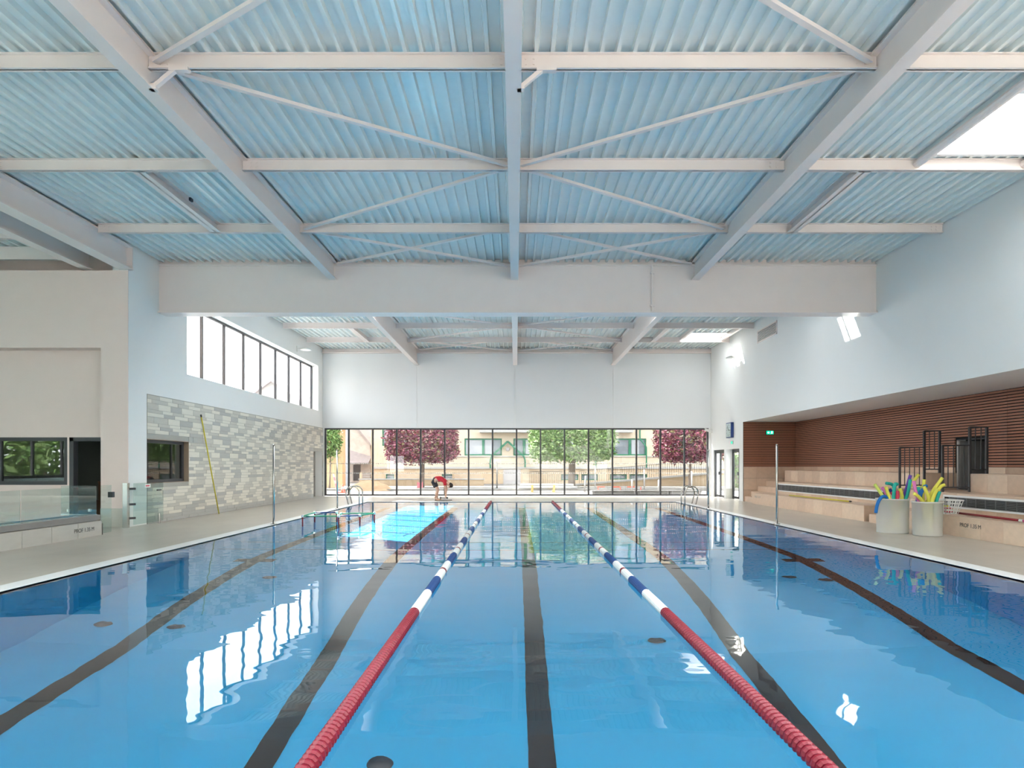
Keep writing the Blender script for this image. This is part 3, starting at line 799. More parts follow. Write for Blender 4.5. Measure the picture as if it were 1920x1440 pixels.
t = thing('wall_clock', 'square wall clock with dark blue case above the glass doors', 'clock', (XR, 28.5, 2.9))
MB().box(XR - .12, XR, 28.2, 28.85, 2.68, 3.34).build('case', 'clock_blue', t); MB().box(XR - .124, XR - .119, 28.24, 28.81, 2.72, 3.30).build('dial', 'clock_face', t)
MB().bar((XR - .128, 28.52, 3.01), (XR - .128, 28.62, 3.18), .006, .03).bar((XR - .128, 28.52, 3.01), (XR - .128, 28.33, 3.0), .006, .025).build('hands', 'text_dark', t)
mk = MB()
for k in range(12):
    a = k * math.pi / 6; mk.box(XR - .127, XR - .124, 28.525 + .23 * math.sin(a) - .012, 28.525 + .23 * math.sin(a) + .012, 3.01 + .23 * math.cos(a) - .02, 3.01 + .23 * math.cos(a) + .02)
mk.build('hour_marks', 'text_dark', t)
t = thing('exit_sign', 'small pale green sign on the white wall under the clock', 'sign', (XR, 28.4, 2.45))
MB().box(XR - .02, XR - .001, 28.25, 28.55, 2.40, 2.54).build('plate', 'clock_face', t); MB().box(XR - .024, XR - .02, 28.3, 28.5, 2.43, 2.51).build('symbol', 'sign_green', t)
t = thing('air_grille', 'slatted white air grille high on the right wall', 'grille', (XR, 24.4, 6.2))
MB().box(XR - .03, XR, 23.5, 25.4, 6.2, 6.24).box(XR - .03, XR, 23.5, 25.4, 6.64, 6.68).box(XR - .03, XR, 23.5, 23.54, 6.2, 6.68).box(XR - .03, XR, 25.36, 25.4, 6.2, 6.68).build('frame', 'steel_white', t)
MB().box(XR - .006, XR - .001, 23.54, 25.36, 6.24, 6.64).build('backing', 'grille', t)
for k in range(8): MB().bar((XR - .018, 23.54, 6.27 + k * .05), (XR - .018, 25.36, 6.27 + k * .05), .028, .012).build('slat', 'steel_white', t)


def flood(x, y, z, s, label):
    t = thing('floodlight', label, 'lamp', (x, y, z))
    MB().box(x - .03 if s < 0 else x, x if s < 0 else x + .03, y - .06, y + .06, z - .12, z + .12).build('wall_plate', 'white_plastic', t)
    MB().tube([(x, y, z), (x + s * .3, y, z + .02)], .025).build('arm', 'white_plastic', t)
    MB().lathe([(0, .06), (.1, .06), (.2, 0), (.23, -.05), (.2, -.06), (0, -.03)], (x + s * .38, y, z), 16).build('head', 'white_plastic', t, True)


flood(XR, 27.4, 6.02, -1, 'white floodlight on an arm high on the right wall'); flood(XL, 27.8, 6.42, 1, 'white floodlight on an arm above the high strip window')
t = thing('security_camera', 'small white security camera at the top right corner of glazing', 'camera', (9.2, 31.3, 3.2))
MB().box(9.3, XR, 31.25, 31.4, 3.02, 3.2).build('bracket', 'white_plastic', t); MB().bar((9.34, 31.32, 3.10), (8.98, 31.2, 3.2), .1, .1).build('body', 'white_plastic', t); MB().tube([(8.98, 31.2, 3.2), (8.94, 31.187, 3.211)], .035).build('lens', 'text_dark', t)

# ------------------------------------------------------------------ lane ropes
disc = {}
for c in ('red_plastic', 'blue_plastic', 'white_plastic'):
    disc[c] = MB().lathe([(.018, -.023), (.043, -.021), (.053, -.007), (.053, .007), (.043, .021), (.018, .023)], (0, 0, 0), 12, 'y').mesh('disc_' + c, c, False)


def rope(x, label):
    t = thing('lane_rope', label, 'lane rope', (x, PY0, .012), 'floating lane ropes')
    MB().tube([(x, PY0, .012), (x, PY1, .012)], .012, 6).build('cable', 'text_dark', t)
    seq = [(6.55, 'red_plastic'), (7.5, 'white_plastic'), (8.4, 'blue_plastic')]
    y = 8.4
    while y < 21.4:
        for L, c in ((.62, 'white_plastic'), (.11, 'red_plastic'), (.62, 'white_plastic'), (.95, 'blue_plastic')): y += L; seq.append((min(y, 21.6), c))
    seq.append((26.6, 'red_plastic'))
    y = PY0 + .05; k = 0; far = MB(); names = ['red_plastic', 'blue_plastic', 'white_plastic']; si = 0
    while y < PY1 - .03:
        while y > seq[si][0]: si += 1
        c = seq[si][1]
        if y > 3.0 and k < 300:
            o = link('float_disc', disc[c], t); o.location = (x, y, .012); k += 1
        elif y <= 3.0: pass
        else: far.lathe([(.018, -.023), (.043, -.021), (.053, -.007), (.053, .007), (.043, .021), (.018, .023)], (x, y, .012), 8, 'y', names.index(c))
        y += .0535
    far.build('float_discs', names, t, kind='stuff')


rope(PC - 1.25, 'red, white and blue lane rope left of the centre line'); rope(PC + 1.25, 'red, white and blue lane rope right of the centre line')

# ------------------------------------------------------------------ poles and ladders by the pool
for x, y, lb in ((PX0 - .06, 16.45, 'tall steel pole at the left pool edge, nearer one'), (PX0 - .06, 22.3, 'tall steel pole at the left pool edge, farther one'),
                 (PX1 + .06, 16.45, 'tall steel pole at the right pool edge, nearer one'), (PX1 + .06, 22.3, 'tall steel pole at the right pool edge, farther one')):
    t = thing('steel_pole', lb, 'pole', (x, y, 0), 'steel poles along the pool edges')
    MB().tube([(x, y, 0), (x, y, 2.0)], .026, 10).build('shaft', 'stainless', t, True); MB().lathe([(0, .02), (.07, .02), (.08, .006)], (x, y, 0), 14).build('base_plate', 'stainless', t)
    MB().lathe([(.03, 1.98), (.03, 2.01), (0, 2.02)], (x, y, 0), 10).build('cap', 'stainless', t)


def ladder(s, label):
    ex = PX0 if s < 0 else PX1
    t = thing('pool_ladder', label, 'ladder', (ex, 25.2, 0))
    for y in (24.85, 25.4):
        pts = [(ex + s * .33, y, 0), (ex + s * .42, y, .35)]
        pts += [(ex + s * (.17 + .25 * math.cos(a)), y, .45 + .24 * math.sin(a)) for a in [math.pi * k / 8 for k in range(9)]]
        pts += [(ex - s * .08, y, .3), (ex - s * .08, y, -.9)]
        MB().tube(pts, .024, 8).build('rail', 'stainless', t, True)
    for k in range(3): MB().box(min(ex - s * .02, ex - s * .12), max(ex - s * .02, ex - s * .12), 24.85, 25.4, -.3 - k * .27, -.27 - k * .27).build('rung', 'stainless', t)


ladder(-1, 'stainless pool ladder with arched rails at the left edge'); ladder(1, 'stainless pool ladder with arched rails at the right edge')

# yellow poles, long poles on the stand
def pole(name, a, c, r, m1, label, cat, tip=None):
    t = thing(name, label, cat, tuple(a)); MB().tube([a, c], r, 8).build('shaft', m1, t, True)
    d = (Vector(c) - Vector(a)).normalized(); MB().tube([c, Vector(c) + d * .07], r * 1.25, 8).build('end_cap', tip or 'text_dark', t)
    return t


pole('rescue_pole', (XL + .20, 20.05, .0), (XL + .045, 19.25, 2.90), .019, 'yellow', 'yellow pole leaning against the tiled left wall', 'pole')
pole('yellow_rod', (9.55, 22.9, T1 + .022), (9.62, 18.9, T1 + .022), .02, 'yellow', 'yellow pole lying on the far stone stand below its grille', 'pole')
pole('red_rod', (9.62, 14.35, T1 + .025), (9.45, 12.3, T1 + .025), .022, 'red_dark', 'dark red pole lying on the near stone stand', 'pole', 'white_plastic')
pole('pink_rod', (9.44, 12.2, T1 + .025), (9.3, 9.5, T1 + .025), .022, 'n_magenta', 'magenta pole lying on near stone stand, end to end with red pole', 'pole', 'white_plastic')

# floating pipe frame
t = thing('floating_frame', 'floating frame of green, blue and red pipes with white joints', 'pool toy', (-4.5, 16.5, 0))
zt = .24
N = {'a': (-5.2, 16.0), 'b': (-4.32, 16.0), 'c': (-4.72, 17.3), 'd': (-5.27, 17.2), 'e': (-3.85, 16.2), 'f': (-3.66, 17.0), 'g': (-4.5, 16.9)}
for p, q, c, dz in (('a', 'b', 'p_green', 0), ('a', 'd', 'p_green', 0), ('d', 'c', 'blue_plastic', 0), ('c', 'b', 'p_green', 0), ('b', 'e', 'blue_plastic', 0), ('e', 'f', 'p_green', 0), ('f', 'g', 'p_green', 0), ('g', 'b', 'p_green', 0)):
    MB().tube([(*N[p], zt + dz), (*N[q], zt + dz)], .016, 8).build('pipe', c, t, True)
for k in 'abcdef':
    MB().tube([(*N[k], -.012), (*N[k], zt)], .018, 8).build('upright', 'red_plastic', t, True)
for k in 'abcdefg':
    MB().lathe([(0, -.03), (.03, -.03), (.034, 0), (.03, .035), (0, .035)], (*N[k], zt), 10).build('joint', 'white_plastic', t, True)

# ------------------------------------------------------------------ bins of foam noodles, basket
def bin_(x, y, r, h, label):
    t = thing('noodle_bin', label, 'bin', (x, y, 0), 'translucent bins of foam noodles')
    MB().lathe([(0, .012), (r * .95, .012), (r * .96, 0), (r * .965, .02), (r, h), (r + .012, h), (r + .012, h - .03), (r, h - .035)], (x, y, 0), 40).build('body', 'bin', t, True)


bin_(8.31, 14.47, .325, .75, 'translucent white bin of foam noodles, left one of the pair'); bin_(8.69, 13.85, .285, .72, 'translucent white bin of foam noodles, right one of the pair')
CN = {'n_yellow': 'yellow', 'n_lime': 'lime', 'n_teal': 'teal', 'n_blue': 'blue', 'n_navy': 'navy', 'n_purple': 'purple', 'n_pink': 'pink', 'n_red': 'red'}


def noodle(col, tip, rim, base, extra, label, r=.034):
    pts = [base, rim] + extra + [tip]
    pts = [Vector(p) for p in pts]; out = []
    for i in range(len(pts) - 1):
        for k in range(4):
            u = k / 4; p0 = pts[max(i - 1, 0)]; p1 = pts[i]; p2 = pts[i + 1]; p3 = pts[min(i + 2, len(pts) - 1)]
            out.append(.5 * ((2 * p1) + (p2 - p0) * u + (2 * p0 - 5 * p1 + 4 * p2 - p3) * u * u + (3 * p1 - p0 - 3 * p2 + p3) * u ** 3))
    out.append(pts[-1])
    o = MB().tube(out, r, 10).build('foam_noodle', col, None, True)
    d = (out[-1] - out[-2]).normalized(); MB().tube([out[-1] - d * .01, out[-1] + d * .001], r * .3, 8).build('core_hole', 'text_dark', o)
    tag(o, label, 'noodle', 'foam noodles in the bins')


B1 = [('n_lime', (1640, 908), (1659, 930), 14.35, [], 'lime noodle leaning far left out of left bin'),
      ('n_teal', (1661, 906), (1676, 925), 14.6, [(1675, 911)], 'thick teal noodle bent left at the back of left bin'),
      ('n_yellow', (1661, 913), (1668, 932), 14.25, [], 'yellow noodle at front left of left bin'),
      ('n_navy', (1668, 917), (1677, 928), 14.5, [], 'short navy noodle half hidden in left bin'),
      ('n_pink', (1654, 914), (1666, 928), 14.62, [], 'pink noodle behind the lime one in left bin'),
      ('n_teal', (1683, 909), (1676, 930), 14.3, [(1678, 909)], 'teal noodle arching in the middle of left bin'),
      ('n_red', (1683, 921), (1682, 936), 14.22, [], 'red noodle standing upright at front of left bin'),
      ('n_yellow', (1687, 916), (1691, 935), 14.3, [], 'yellow noodle right of the red one in left bin'),
      ('n_red', (1671, 923), (1678, 934), 14.45, [], 'red noodle low behind the teal arch in left bin'),
      ('n_blue', (1642, 962), (1662, 930), 14.25, [(1655, 931), (1646, 943)], 'blue noodle drooping over the left bin rim'),
      ('n_purple', (1707, 891), (1699, 930), 14.5, [], 'tall purple noodle at the right of left bin'),
      ('n_teal', (1707, 899), (1705, 930), 14.35, [], 'tall teal noodle beside the purple one'),
      ('n_yellow', (1722, 890), (1707, 920), 14.65, [], 'yellow noodle leaning right behind the purple one')]
B2 = [('n_pink', (1713, 902), (1718, 938), 13.8, [], 'pink noodle upright at left of right bin'),
      ('n_yellow', (1714, 925), (1726, 945), 13.65, [], 'short yellow noodle leaning left in right bin'),
      ('n_yellow', (1733, 899), (1731, 935), 14.0, [], 'yellow noodle standing tall at the back of right bin'),
      ('n_blue', (1738, 911), (1725, 940), 13.9, [(1732, 915)], 'blue noodle bent over in right bin'),
      ('n_yellow', (1767, 896), (1738, 935), 13.85, [], 'longest yellow noodle leaning right out of right bin'),
      ('n_yellow', (1771, 909), (1750, 938), 13.8, [(1762, 915)], 'yellow noodle bent outward at right of right bin'),
      ('n_yellow', (1732, 912), (1742, 940), 13.68, [], 'yellow noodle leaning left at front of right bin'),
      ('n_yellow', (1758, 917), (1746, 944), 13.66, [], 'yellow noodle leaning right at front of right bin'),
      ('n_teal', (1762, 922), (1755, 940), 13.75, [], 'teal noodle at the right rim of right bin'),
      ('n_blue', (1727, 920), (1720, 945), 13.9, [], 'straight blue noodle beside the pink one'),
      ('n_lime', (1724, 911), (1722, 930), 14.05, [], 'lime noodle peeking at the back of right bin'),
      ('n_teal', (1722, 913), (1724, 940), 13.95, [], 'teal noodle between pink and blue ones in right bin')]
for L, (bx, by, br) in ((B1, (8.31, 14.47, .24)), (B2, (8.69, 13.85, .2))):
    for i, (c, tip, rim, D, ex, lb) in enumerate(L):
        a = i * 2.4; R = Vector(P(*rim, D)); k_ = min(1.0, br / max(1e-6, math.hypot(R.x - bx, R.y - by))); R.x = bx + (R.x - bx) * k_; R.y = by + (R.y - by) * k_; R.z = min(R.z, .70)
        base = (bx + (bx - R.x) * .5 + .08 * math.cos(a), by + .12 * math.sin(a), .05)
        noodle(c, P(*tip, D), R, base, [P(*e, D) for e in ex], lb)

bx, by, bz = 9.44, 14.40, T1 + .003
t = thing('plastic_basket', 'white slotted plastic basket of toys on the near stone stand', 'basket', (bx, by, bz))
w0, w1, l0, l1, hh = .13, .19, .2, .29, .30
m = MB()
rim = [(bx - w1, by - l1), (bx + w1, by - l1), (bx + w1, by + l1), (bx - w1, by + l1)]; bot = [(bx - w0, by - l0), (bx + w0, by - l0), (bx + w0, by + l0), (bx - w0, by + l0)]
for i in range(4):
    a, c = rim[i], rim[(i + 1) % 4]; m.bar((*a, bz + hh), (*c, bz + hh), .035, .025)
m.build('rim', 'white_plastic', t); MB().box(bx - w0, bx + w0, by - l0, by + l0, bz, bz + .012).build('base', 'white_plastic', t)
for i in range(4):
    m = MB(); ra, rc, ba, bc = rim[i], rim[(i + 1) % 4], bot[i], bot[(i + 1) % 4]; nn = 7 if i % 2 else 5
    L = lambda p, q, u: (p[0] + (q[0] - p[0]) * u, p[1] + (q[1] - p[1]) * u)
    for k in range(nn + 1):
        p, q = L(ba, bc, k / nn), L(ra, rc, k / nn); m.bar((*p, bz), (*q, bz + hh), .014, .014, up=(1, 1, 0))
    for v in (.25, .5, .75):
        p, q = L(ba, ra, v), L(bc, rc, v); m.bar((*p, bz + hh * v), (*q, bz + hh * v), .012, .014)
    m.build('slotted_side', 'white_plastic', t)
rr = random.Random(4)
for k, (c, lb) in enumerate((('n_red', 'red ring lying low at the left of the basket'), ('n_yellow', 'yellow ring lying low in the basket middle'), ('n_red', 'red ring in the middle of the basket'), ('n_yellow', 'yellow ring at the right of the basket'), ('n_red', 'red ring on top at the right of the basket'), ('n_yellow', 'yellow ring on top at the left of the basket'))):
    cx, cy_, cz = bx - .02 + .03 * (k % 2), by + (-.11, 0, .11, .1, -.1, 0.02)[k], bz + (.05, .05, .06, .13, .13, .16)[k]
    tor = MB(); ring = [(cx + .065 * math.cos(a), cy_ + .065 * math.sin(a), cz) for a in [2 * math.pi * j / 14 for j in range(15)]]
    tag(tor.tube(ring, .02, 6, cap=False).build('dive_ring', c, None, True), lb, 'ring', 'toys in the basket')

# ------------------------------------------------------------------ the person bending down at the far pool edge
def skin(name, chains, mname, parent, sub=1):
    """chains: list of lists of (key or None, (x,y,z), r); the same key is the same joint"""
    v = []; e = []; r = []; ids = {}
    for ch in chains:
        prev = None
        for k, p, rad in ch:
            if k in ids and k is not None: i = ids[k]
            else:
                i = len(v); v.append(p); r.append(rad)
                if k is not None: ids[k] = i
            if prev is not None: e.append((prev, i))
            prev = i
    me = bpy.data.meshes.new(name); me.from_pydata(v, e, []); me.materials.append(M[mname])
    o = link(name, me, parent)
    o.modifiers.new('skin', 'SKIN')
    for i, sv in enumerate(me.skin_vertices[0].data): sv.radius = (r[i], r[i]) if not isinstance(r[i], tuple) else r[i]; sv.use_root = (i == 0)
    sd = o.modifiers.new('sub', 'SUBSURF'); sd.levels = sub; sd.render_levels = sub
    dg = bpy.context.evaluated_depsgraph_get(); me2 = bpy.data.meshes.new_from_object(o.evaluated_get(dg))
    o.modifiers.clear(); o.data = me2; me2.polygons.foreach_set('use_smooth', [True] * len(me2.polygons))
    if not me2.materials: me2.materials.append(M[mname])
    return o


PXX, PYY = -3.32, 27.75
per = thing('person', 'person in red T-shirt and black shorts bending down at the far pool edge', 'person', (PXX, PYY, 0))
q = lambda dx, dy, z: (PXX + dx, PYY + dy, z)
ch = [[('pel', q(-.17, 0, .86), .125), ('wa', q(-.02, 0, .90), .115), ('ch', q(.18, 0, .91), .13), ('up', q(.34, 0, .84), .10), ('nk', q(.43, 0, .76), .052), ('hb', q(.49, 0, .70), .075), ('ht', q(.565, 0, .625), .085), (None, q(.61, 0, .575), .06)]]
for s in (-1, 1):
    ch.append([('pel', 0, 0), ('hip%d' % s, q(-.15, s * .10, .80), .095), (None, q(-.06, s * .11, .62), .082), ('kn%d' % s, q(.02, s * .11, .46), .06), (None, q(-.02, s * .11, .30), .057), ('an%d' % s, q(-.05 + s * .03, s * .11, .08), .036), (None, q(.03 + s * .03, s * .115, .035), .035), (None, q(.14 + s * .03, s * .12, .028), .028)])
    ch.append([('up', 0, 0), ('sh%d' % s, q(.33, s * .17, .80), .058), ('el%d' % s, q(.37 + s * .02, s * .19, .53), .042), ('wr%d' % s, q(.36, s * .13, .28), .028), ('pa%d' % s, q(.37, s * .12, .205), .034)])
    for k, L in enumerate((.075, .085, .08, .065)):
        y = s * .12 + (k - 1.5) * .019
        ch.append([('pa%d' % s, 0, 0), ('f%d%d' % (s, k), q(.375, y, .17), .0095), (None, q(.365, y, .17 - L * .55), .009), (None, q(.345, y, .17 - L * .9), .0075)])
    ch.append([('pa%d' % s, 0, 0), (None, q(.335, s * .09, .19), .011), (None, q(.325, s * .08, .15), .009)])
skin('body', ch, 'skin', per)
ch = [[('pel', q(-.13, 0, .90), .122), ('wa', q(-.02, 0, .905), .128), ('ch', q(.18, 0, .915), .145), ('up', q(.34, 0, .845), .115), (None, q(.39, 0, .80), .07)]]
for s in (-1, 1): ch.append([('up', 0, 0), (None, q(.33, s * .17, .80), .074), (None, q(.345, s * .185, .68), .066), (None, q(.35, s * .188, .62), .068)])
skin('shirt', ch, 'shirt_red', per)
ch = [[('w', q(-.09, 0, .895), .13), ('pel', q(-.17, 0, .86), .145)]]
for s in (-1, 1): ch.append([('pel', 0, 0), (None, q(-.15, s * .10, .78), .115), (None, q(-.07, s * .115, .62), .108), (None, q(-.04, s * .118, .54), .108)])
skin('shorts', ch, 'shorts_black', per)
hd = MB(); hd.ball((0, 0, 0), .098, .088, .115, 14, 9)
o = hd.build('hair', 'hair_dark', per, True); o.location = (PXX + .567, PYY, .645); o.rotation_euler = (0, math.radians(135), 0)
fc = MB().ball(q(.505, 0, .575), .045, .055, .06, 10, 6).ball(q(.515, 0, .525), .016, .016, .022, 8, 5).build('face', 'skin', per, True)
for s in (-1, 1): MB().ball(q(.52, s * .088, .63), .022, .012, .03, 8, 5).build('ear', 'skin', per, True)
for s in (-1, 1): MB().ball(q(.535, s * .03, .54), .009, .009, .009, 6, 4).build('eye', 'text_dark', per, True)
t = thing('hand_weight', 'small dark object with round ends below the hands of the person', 'tool', (PXX + .3, PYY, .1))
MB().tube([(PXX + .12, PYY, .11), (PXX + .46, PYY, .11)], .014).build('grip', 'text_dark', t)
for dx in (.14, .42): MB().ball((PXX + dx, PYY, .11), .04, .05, .05).build('end', 'grille', t, True)
MB().box(PXX - .10, PXX + .62, PYY - .05, PYY + .05, 0, .025).build('base_rail', 'text_dark', t)

# ------------------------------------------------------------------ outdoors
gr = MB().box(-90, 90, YF + .36, 140, -.4, -.06).build('ground', 'asphalt'); gr['kind'] = 'structure'
gb = MB().box(-90, 90, -90, -5.4, -.4, -.06).build('ground', 'asphalt'); gb['kind'] = 'structure'
gs = MB().box(-90, -18.4, -5.4, YF + .36, -.4, -.06).build('ground', 'asphalt'); gs['kind'] = 'structure'
gq = MB().box(12.0, 90, -5.4, YF + .36, -.4, -.06).build('ground', 'asphalt'); gq['kind'] = 'structure'
kb = MB().box(-40, 40, 40.0, 40.25, -.06, .04).build('kerb', 'concrete'); kb['kind'] = 'structure'
pv = MB().box(-40, 40, 40.25, 47, -.06, .02).build('pavement', 'concrete'); pv['kind'] = 'structure'


def leafy(n, box, size, mats, rng, shell=.75, rnd_=1.0):
    m = MB(); cx, cyy, cz, rx, ry, rz = box
    for i in range(n):
        while True:
            p = Vector((rng.uniform(-1, 1), rng.uniform(-1, 1), rng.uniform(-1, 1)))
            L = (abs(p.x) ** 5 + abs(p.y) ** 5 + abs(p.z) ** 5) ** .2 if rnd_ > 0.5 else p.length
            if shell * .6 < L < 1 and (rng.random() < .35 or L > shell): break
        c = Vector((cx + p.x * rx, cyy + p.y * ry, cz + p.z * rz)) + Vector((rng.gauss(0, .1), rng.gauss(0, .1), rng.gauss(0, .13)))
        a = Vector((rng.gauss(0, 1), rng.gauss(0, 1), rng.gauss(0, .6))).normalized(); bb = a.cross(Vector((rng.gauss(0, 1), rng.gauss(0, 1), rng.gauss(0, 1)))).normalized()
        s = size * rng.uniform(.7, 1.3); nrm = a.cross(bb)
        m.add([c - a * s, c + bb * s * .5 + nrm * s * .15, c + a * s, c - bb * s * .5 + nrm * s * .15], [(0, 1, 2, 3)], rng.choices(range(len(mats)), (3, 2, 1)[:len(mats)])[0])
    return m


def tree(x, y, zb, zt, rx, tr_r, leaves, label, n=5000, name='street_tree', seed=1, rnd_=1.0, size=.13):
    t = thing(name, label, 'tree', (x, y, -.06), 'clipped street trees'); rg = random.Random(seed)
    leafy(n, (x, y, (zb + zt) / 2, rx, rx * .8, (zt - zb) / 2), size, leaves, rg, rnd_=rnd_).build('foliage', leaves, t, kind='stuff')
    MB().tube([(x - .03, y, -.06), (x, y, .5), (x + .04, y, zb), (x + .05, y, zb + .4)], [tr_r * 1.2, tr_r, tr_r * .9, tr_r * .8], 10).build('trunk', 'bark', t, True)
    for k in range(5):
        a = k * 1.26 + .3; MB().tube([(x + .05, y, zb + .05), (x + rx * .35 * math.cos(a), y + rx * .3 * math.sin(a), zb + .5), (x + rx * .7 * math.cos(a), y + rx * .55 * math.sin(a), zb + 1.3)], [tr_r * .55, tr_r * .4, tr_r * .15], 6).build('branch', 'bark', t, True)


tree(-6.3, 44, 1.75, 4.2, 2.35, .17, ['leaf_p1', 'leaf_p2', 'leaf_p3'], 'purple leaved clipped tree behind the bending person', 9000, seed=1, size=.11)
tree(3.75, 44, 1.85, 4.5, 2.8, .24, ['leaf_g1', 'leaf_g2'], 'big green clipped tree with thick trunk outside the glazing', 10000, seed=2, size=.125)
tree(11.4, 43, 1.8, 4.3, 2.2, .09, ['leaf_p1', 'leaf_p2', 'leaf_p3'], 'purple leaved clipped tree at the right end of the glazing', 8500, seed=3, size=.11)
tree(-11.9, 42, 2.0, 4.1, .72, .05, ['leaf_g1', 'leaf_g2'], 'small green tree at the left end of the glazing', 1800, seed=4, rnd_=0, size=.11)

# cream house with green windows
YB = 55.0
ho = thing('apartment_house', 'cream rendered house with green framed windows across the street', 'building', (3, YB, 0))
wins = [(-4.3, -1.16, 2.32, 3.75), (-.2, 1.6, 2.32, 3.75), (3.2, 5.2, 2.32, 3.75), (8.2, 10.95, 2.32, 3.75), (-11.2, -9.0, 3.1, 4.7), (13, 15, 2.32, 3.75),
        (-4.2, -1.3, 5.0, 6.7), (-.1, 1.7, 5.0, 6.7), (3.2, 5.2, 5.0, 6.7), (8.2, 10.9, 5.0, 6.7), (-8, -6, 5.4, 6.7), (13, 15, 5, 6.7)]
base = [(-10.9, -10.2, .3, .78), (3.8, 5.25, .25, .75), (5.5, 6.9, .25, .75), (7.9, 9.3, .3, .75), (9.55, 11.0, .3, .75), (-6.2, -5.2, .3, .75)]
holes_boxes(MB(), 'x', YB, YB + .4, -12, 30, 1.38, 9.0, wins).build('wall', 'facade', ho)
holes_boxes(MB(), 'x', YB, YB + .4, -12, 30, -.1, 1.2, base).build('base_wall', 'facade_low', ho)
MB().box(-12, 30, YB - .12, YB + .3, 1.2, 1.38).build('string_course', 'ext_white', ho); MB().box(-5.2, 30, YB - .08, YB, 2.2, 2.27).build('sill_band', 'ext_white', ho)
MB().box(-12.2, 30, YB + .4, YB + 10, -.1, 9.0).build('house_body', 'facade', ho); MB().box(-12.5, 30.5, YB - .5, YB + 10.5, 9.0, 9.3).build('roof', 'slate', ho)
for i, (x0, x1, z0, z1) in enumerate(wins + base):
    fr = .11 if i < len(wins) else .07
    f = MB().box(x0, x1, YB + .08, YB + .2, z0, z0 + fr).box(x0, x1, YB + .08, YB + .2, z1 - fr, z1).box(x0, x0 + fr, YB + .08, YB + .2, z0 + fr, z1 - fr).box(x1 - fr, x1, YB + .08, YB + .2, z0 + fr, z1 - fr)
    if i < len(wins): f.box((x0 + x1) / 2 - .1, (x0 + x1) / 2 + .1, YB + .08, YB + .2, z0 + fr, z1 - fr)
    w = f.build('window', 'ext_green', ho)
    h2 = (x0 + x1) / 2
    MB().box(x0 + fr, h2 - (.1 if i < len(wins) else 0), YB + .15, YB + .19, z0 + fr, z1 - fr).build('shutter' if i in (0, 4, 6, 9, 10) else 'pane', 'shutter' if i in (0, 4, 6, 9, 10) else 'ext_glass', w)
    MB().box(h2 + (.1 if i < len(wins) else 0), x1 - fr, YB + .15, YB + .19, z0 + fr, z1 - fr).build('pane', 'ext_glass', w)
    if i < len(wins): MB().box(h2 + .16, h2 + .16 + (x1 - h2) * .45, YB + .12, YB + .148, z0 + fr, z1 - fr).build('curtain', 'shutter', w)
for x0, x1 in ((-3.0, 3.0), (7.6, 9.7)): MB().box(x0, x1, YB - .95, YB, 4.22, 4.5).build('balcony', 'ext_white', ho)
for x0, x1 in ((-3.0, 3.0), (7.6, 9.7)):
    rl = MB().box(x0, x1, YB - .93, YB - .88, 5.2, 5.25)
    x = x0
    while x < x1: rl.box(x, x + .03, YB - .92, YB - .89, 4.5, 5.2); x += .14
    rl.build('balcony_railing', 'ext_green', ho, kind='stuff')
ap = (-.67, 3.5)
for s in (-1, 1):
    MB().bar((ap[0], YB - .3, ap[1]), (ap[0] + s * 1.35, YB - .3, 2.25), .12, .16).build('gable_rafter', 'ext_green', ho)
    MB().tube([(ap[0] + s * 1.35, YB - .3, 2.25), (ap[0] + s * 1.45, YB - .3, 1.9), (ap[0] + s * 1.45, YB - .3, 1.25)], .07, 6).build('porch_post', 'ext_green', ho)
MB().ball((ap[0], YB - .02, 2.85), .18, .06, .18).build('round_vent', 'gable_vent', ho, True)
MB().tube([(10.4, YB - .1, 5.5), (10.4, YB - .1, 3.7), (10.9, YB - .3, 3.0), (10.9, YB - .3, 1.3)], .06, 6).build('downpipe', 'ext_green', ho)
MB().tube([(6.7, YB - .1, 3.5), (6.7, YB - .1, 1.3)], .06, 6).build('downpipe', 'ext_green', ho)
MB().box(-1.05, .4, YB - .06, YB, -.1, 1.15).build('basement_door', 'gable_vent', ho)
# stone gable house, orange wall, board fence
sh = thing('stone_house', 'grey stone gable house left of the cream house', 'building', (-15.5, 60, 0))
m = MB(); zs = [(-17.8, -.1), (-13.3, -.1), (-13.3, 3.5), (-15.55, 6.2), (-17.8, 3.5)]
m.add([(x, 60, z) for x, z in zs] + [(x, 68, z) for x, z in zs], [(0, 1, 2, 3, 4), (9, 8, 7, 6, 5), (1, 6, 7, 2), (0, 4, 9, 5)]).build('wall', 'stone_house', sh)
for s in (-1, 1): MB().bar((-15.55, 64, 6.25), (-15.55 + s * 2.45, 64, 3.35), 8.5, .14, up=(0, 1, 0)).build('roof_slope', 'slate', sh) if False else MB().add([(-15.55, 59.7, 6.3), (-15.55 + s * 2.5, 59.7, 3.3), (-15.55 + s * 2.5, 68, 3.3), (-15.55, 68, 6.3), (-15.55, 59.7, 6.15), (-15.55 + s * 2.5, 59.7, 3.15), (-15.55 + s * 2.5, 68, 3.15), (-15.55, 68, 6.15)], [(0, 1, 2, 3), (4, 7, 6, 5), (0, 4, 5, 1), (1, 5, 6, 2), (2, 6, 7, 3), (0, 3, 7, 4)]).build('roof_slope', 'slate', sh)
m = MB().add([(-15.4, 58.8, 1.75), (-13.2, 58.8, 1.75), (-13.2, 60, 2.3), (-15.2, 60, 2.9), (-15.4, 58.8, 1.65), (-13.2, 58.8, 1.65), (-13.2, 60, 2.2), (-15.2, 60, 2.8)], [(0, 1, 2, 3), (4, 7, 6, 5), (0, 4, 5, 1), (1, 5, 6, 2), (2, 6, 7, 3), (0, 3, 7, 4)]).build('lean_to_roof', 'slate', sh)
MB().box(-14.85, -14.2, 59.95, 60, .1, 1.55).build('door', 'anthracite', sh)
ow = thing('orange_house', 'orange rendered house corner at the left end of the glazing', 'building', (-15.5, 50, 0))
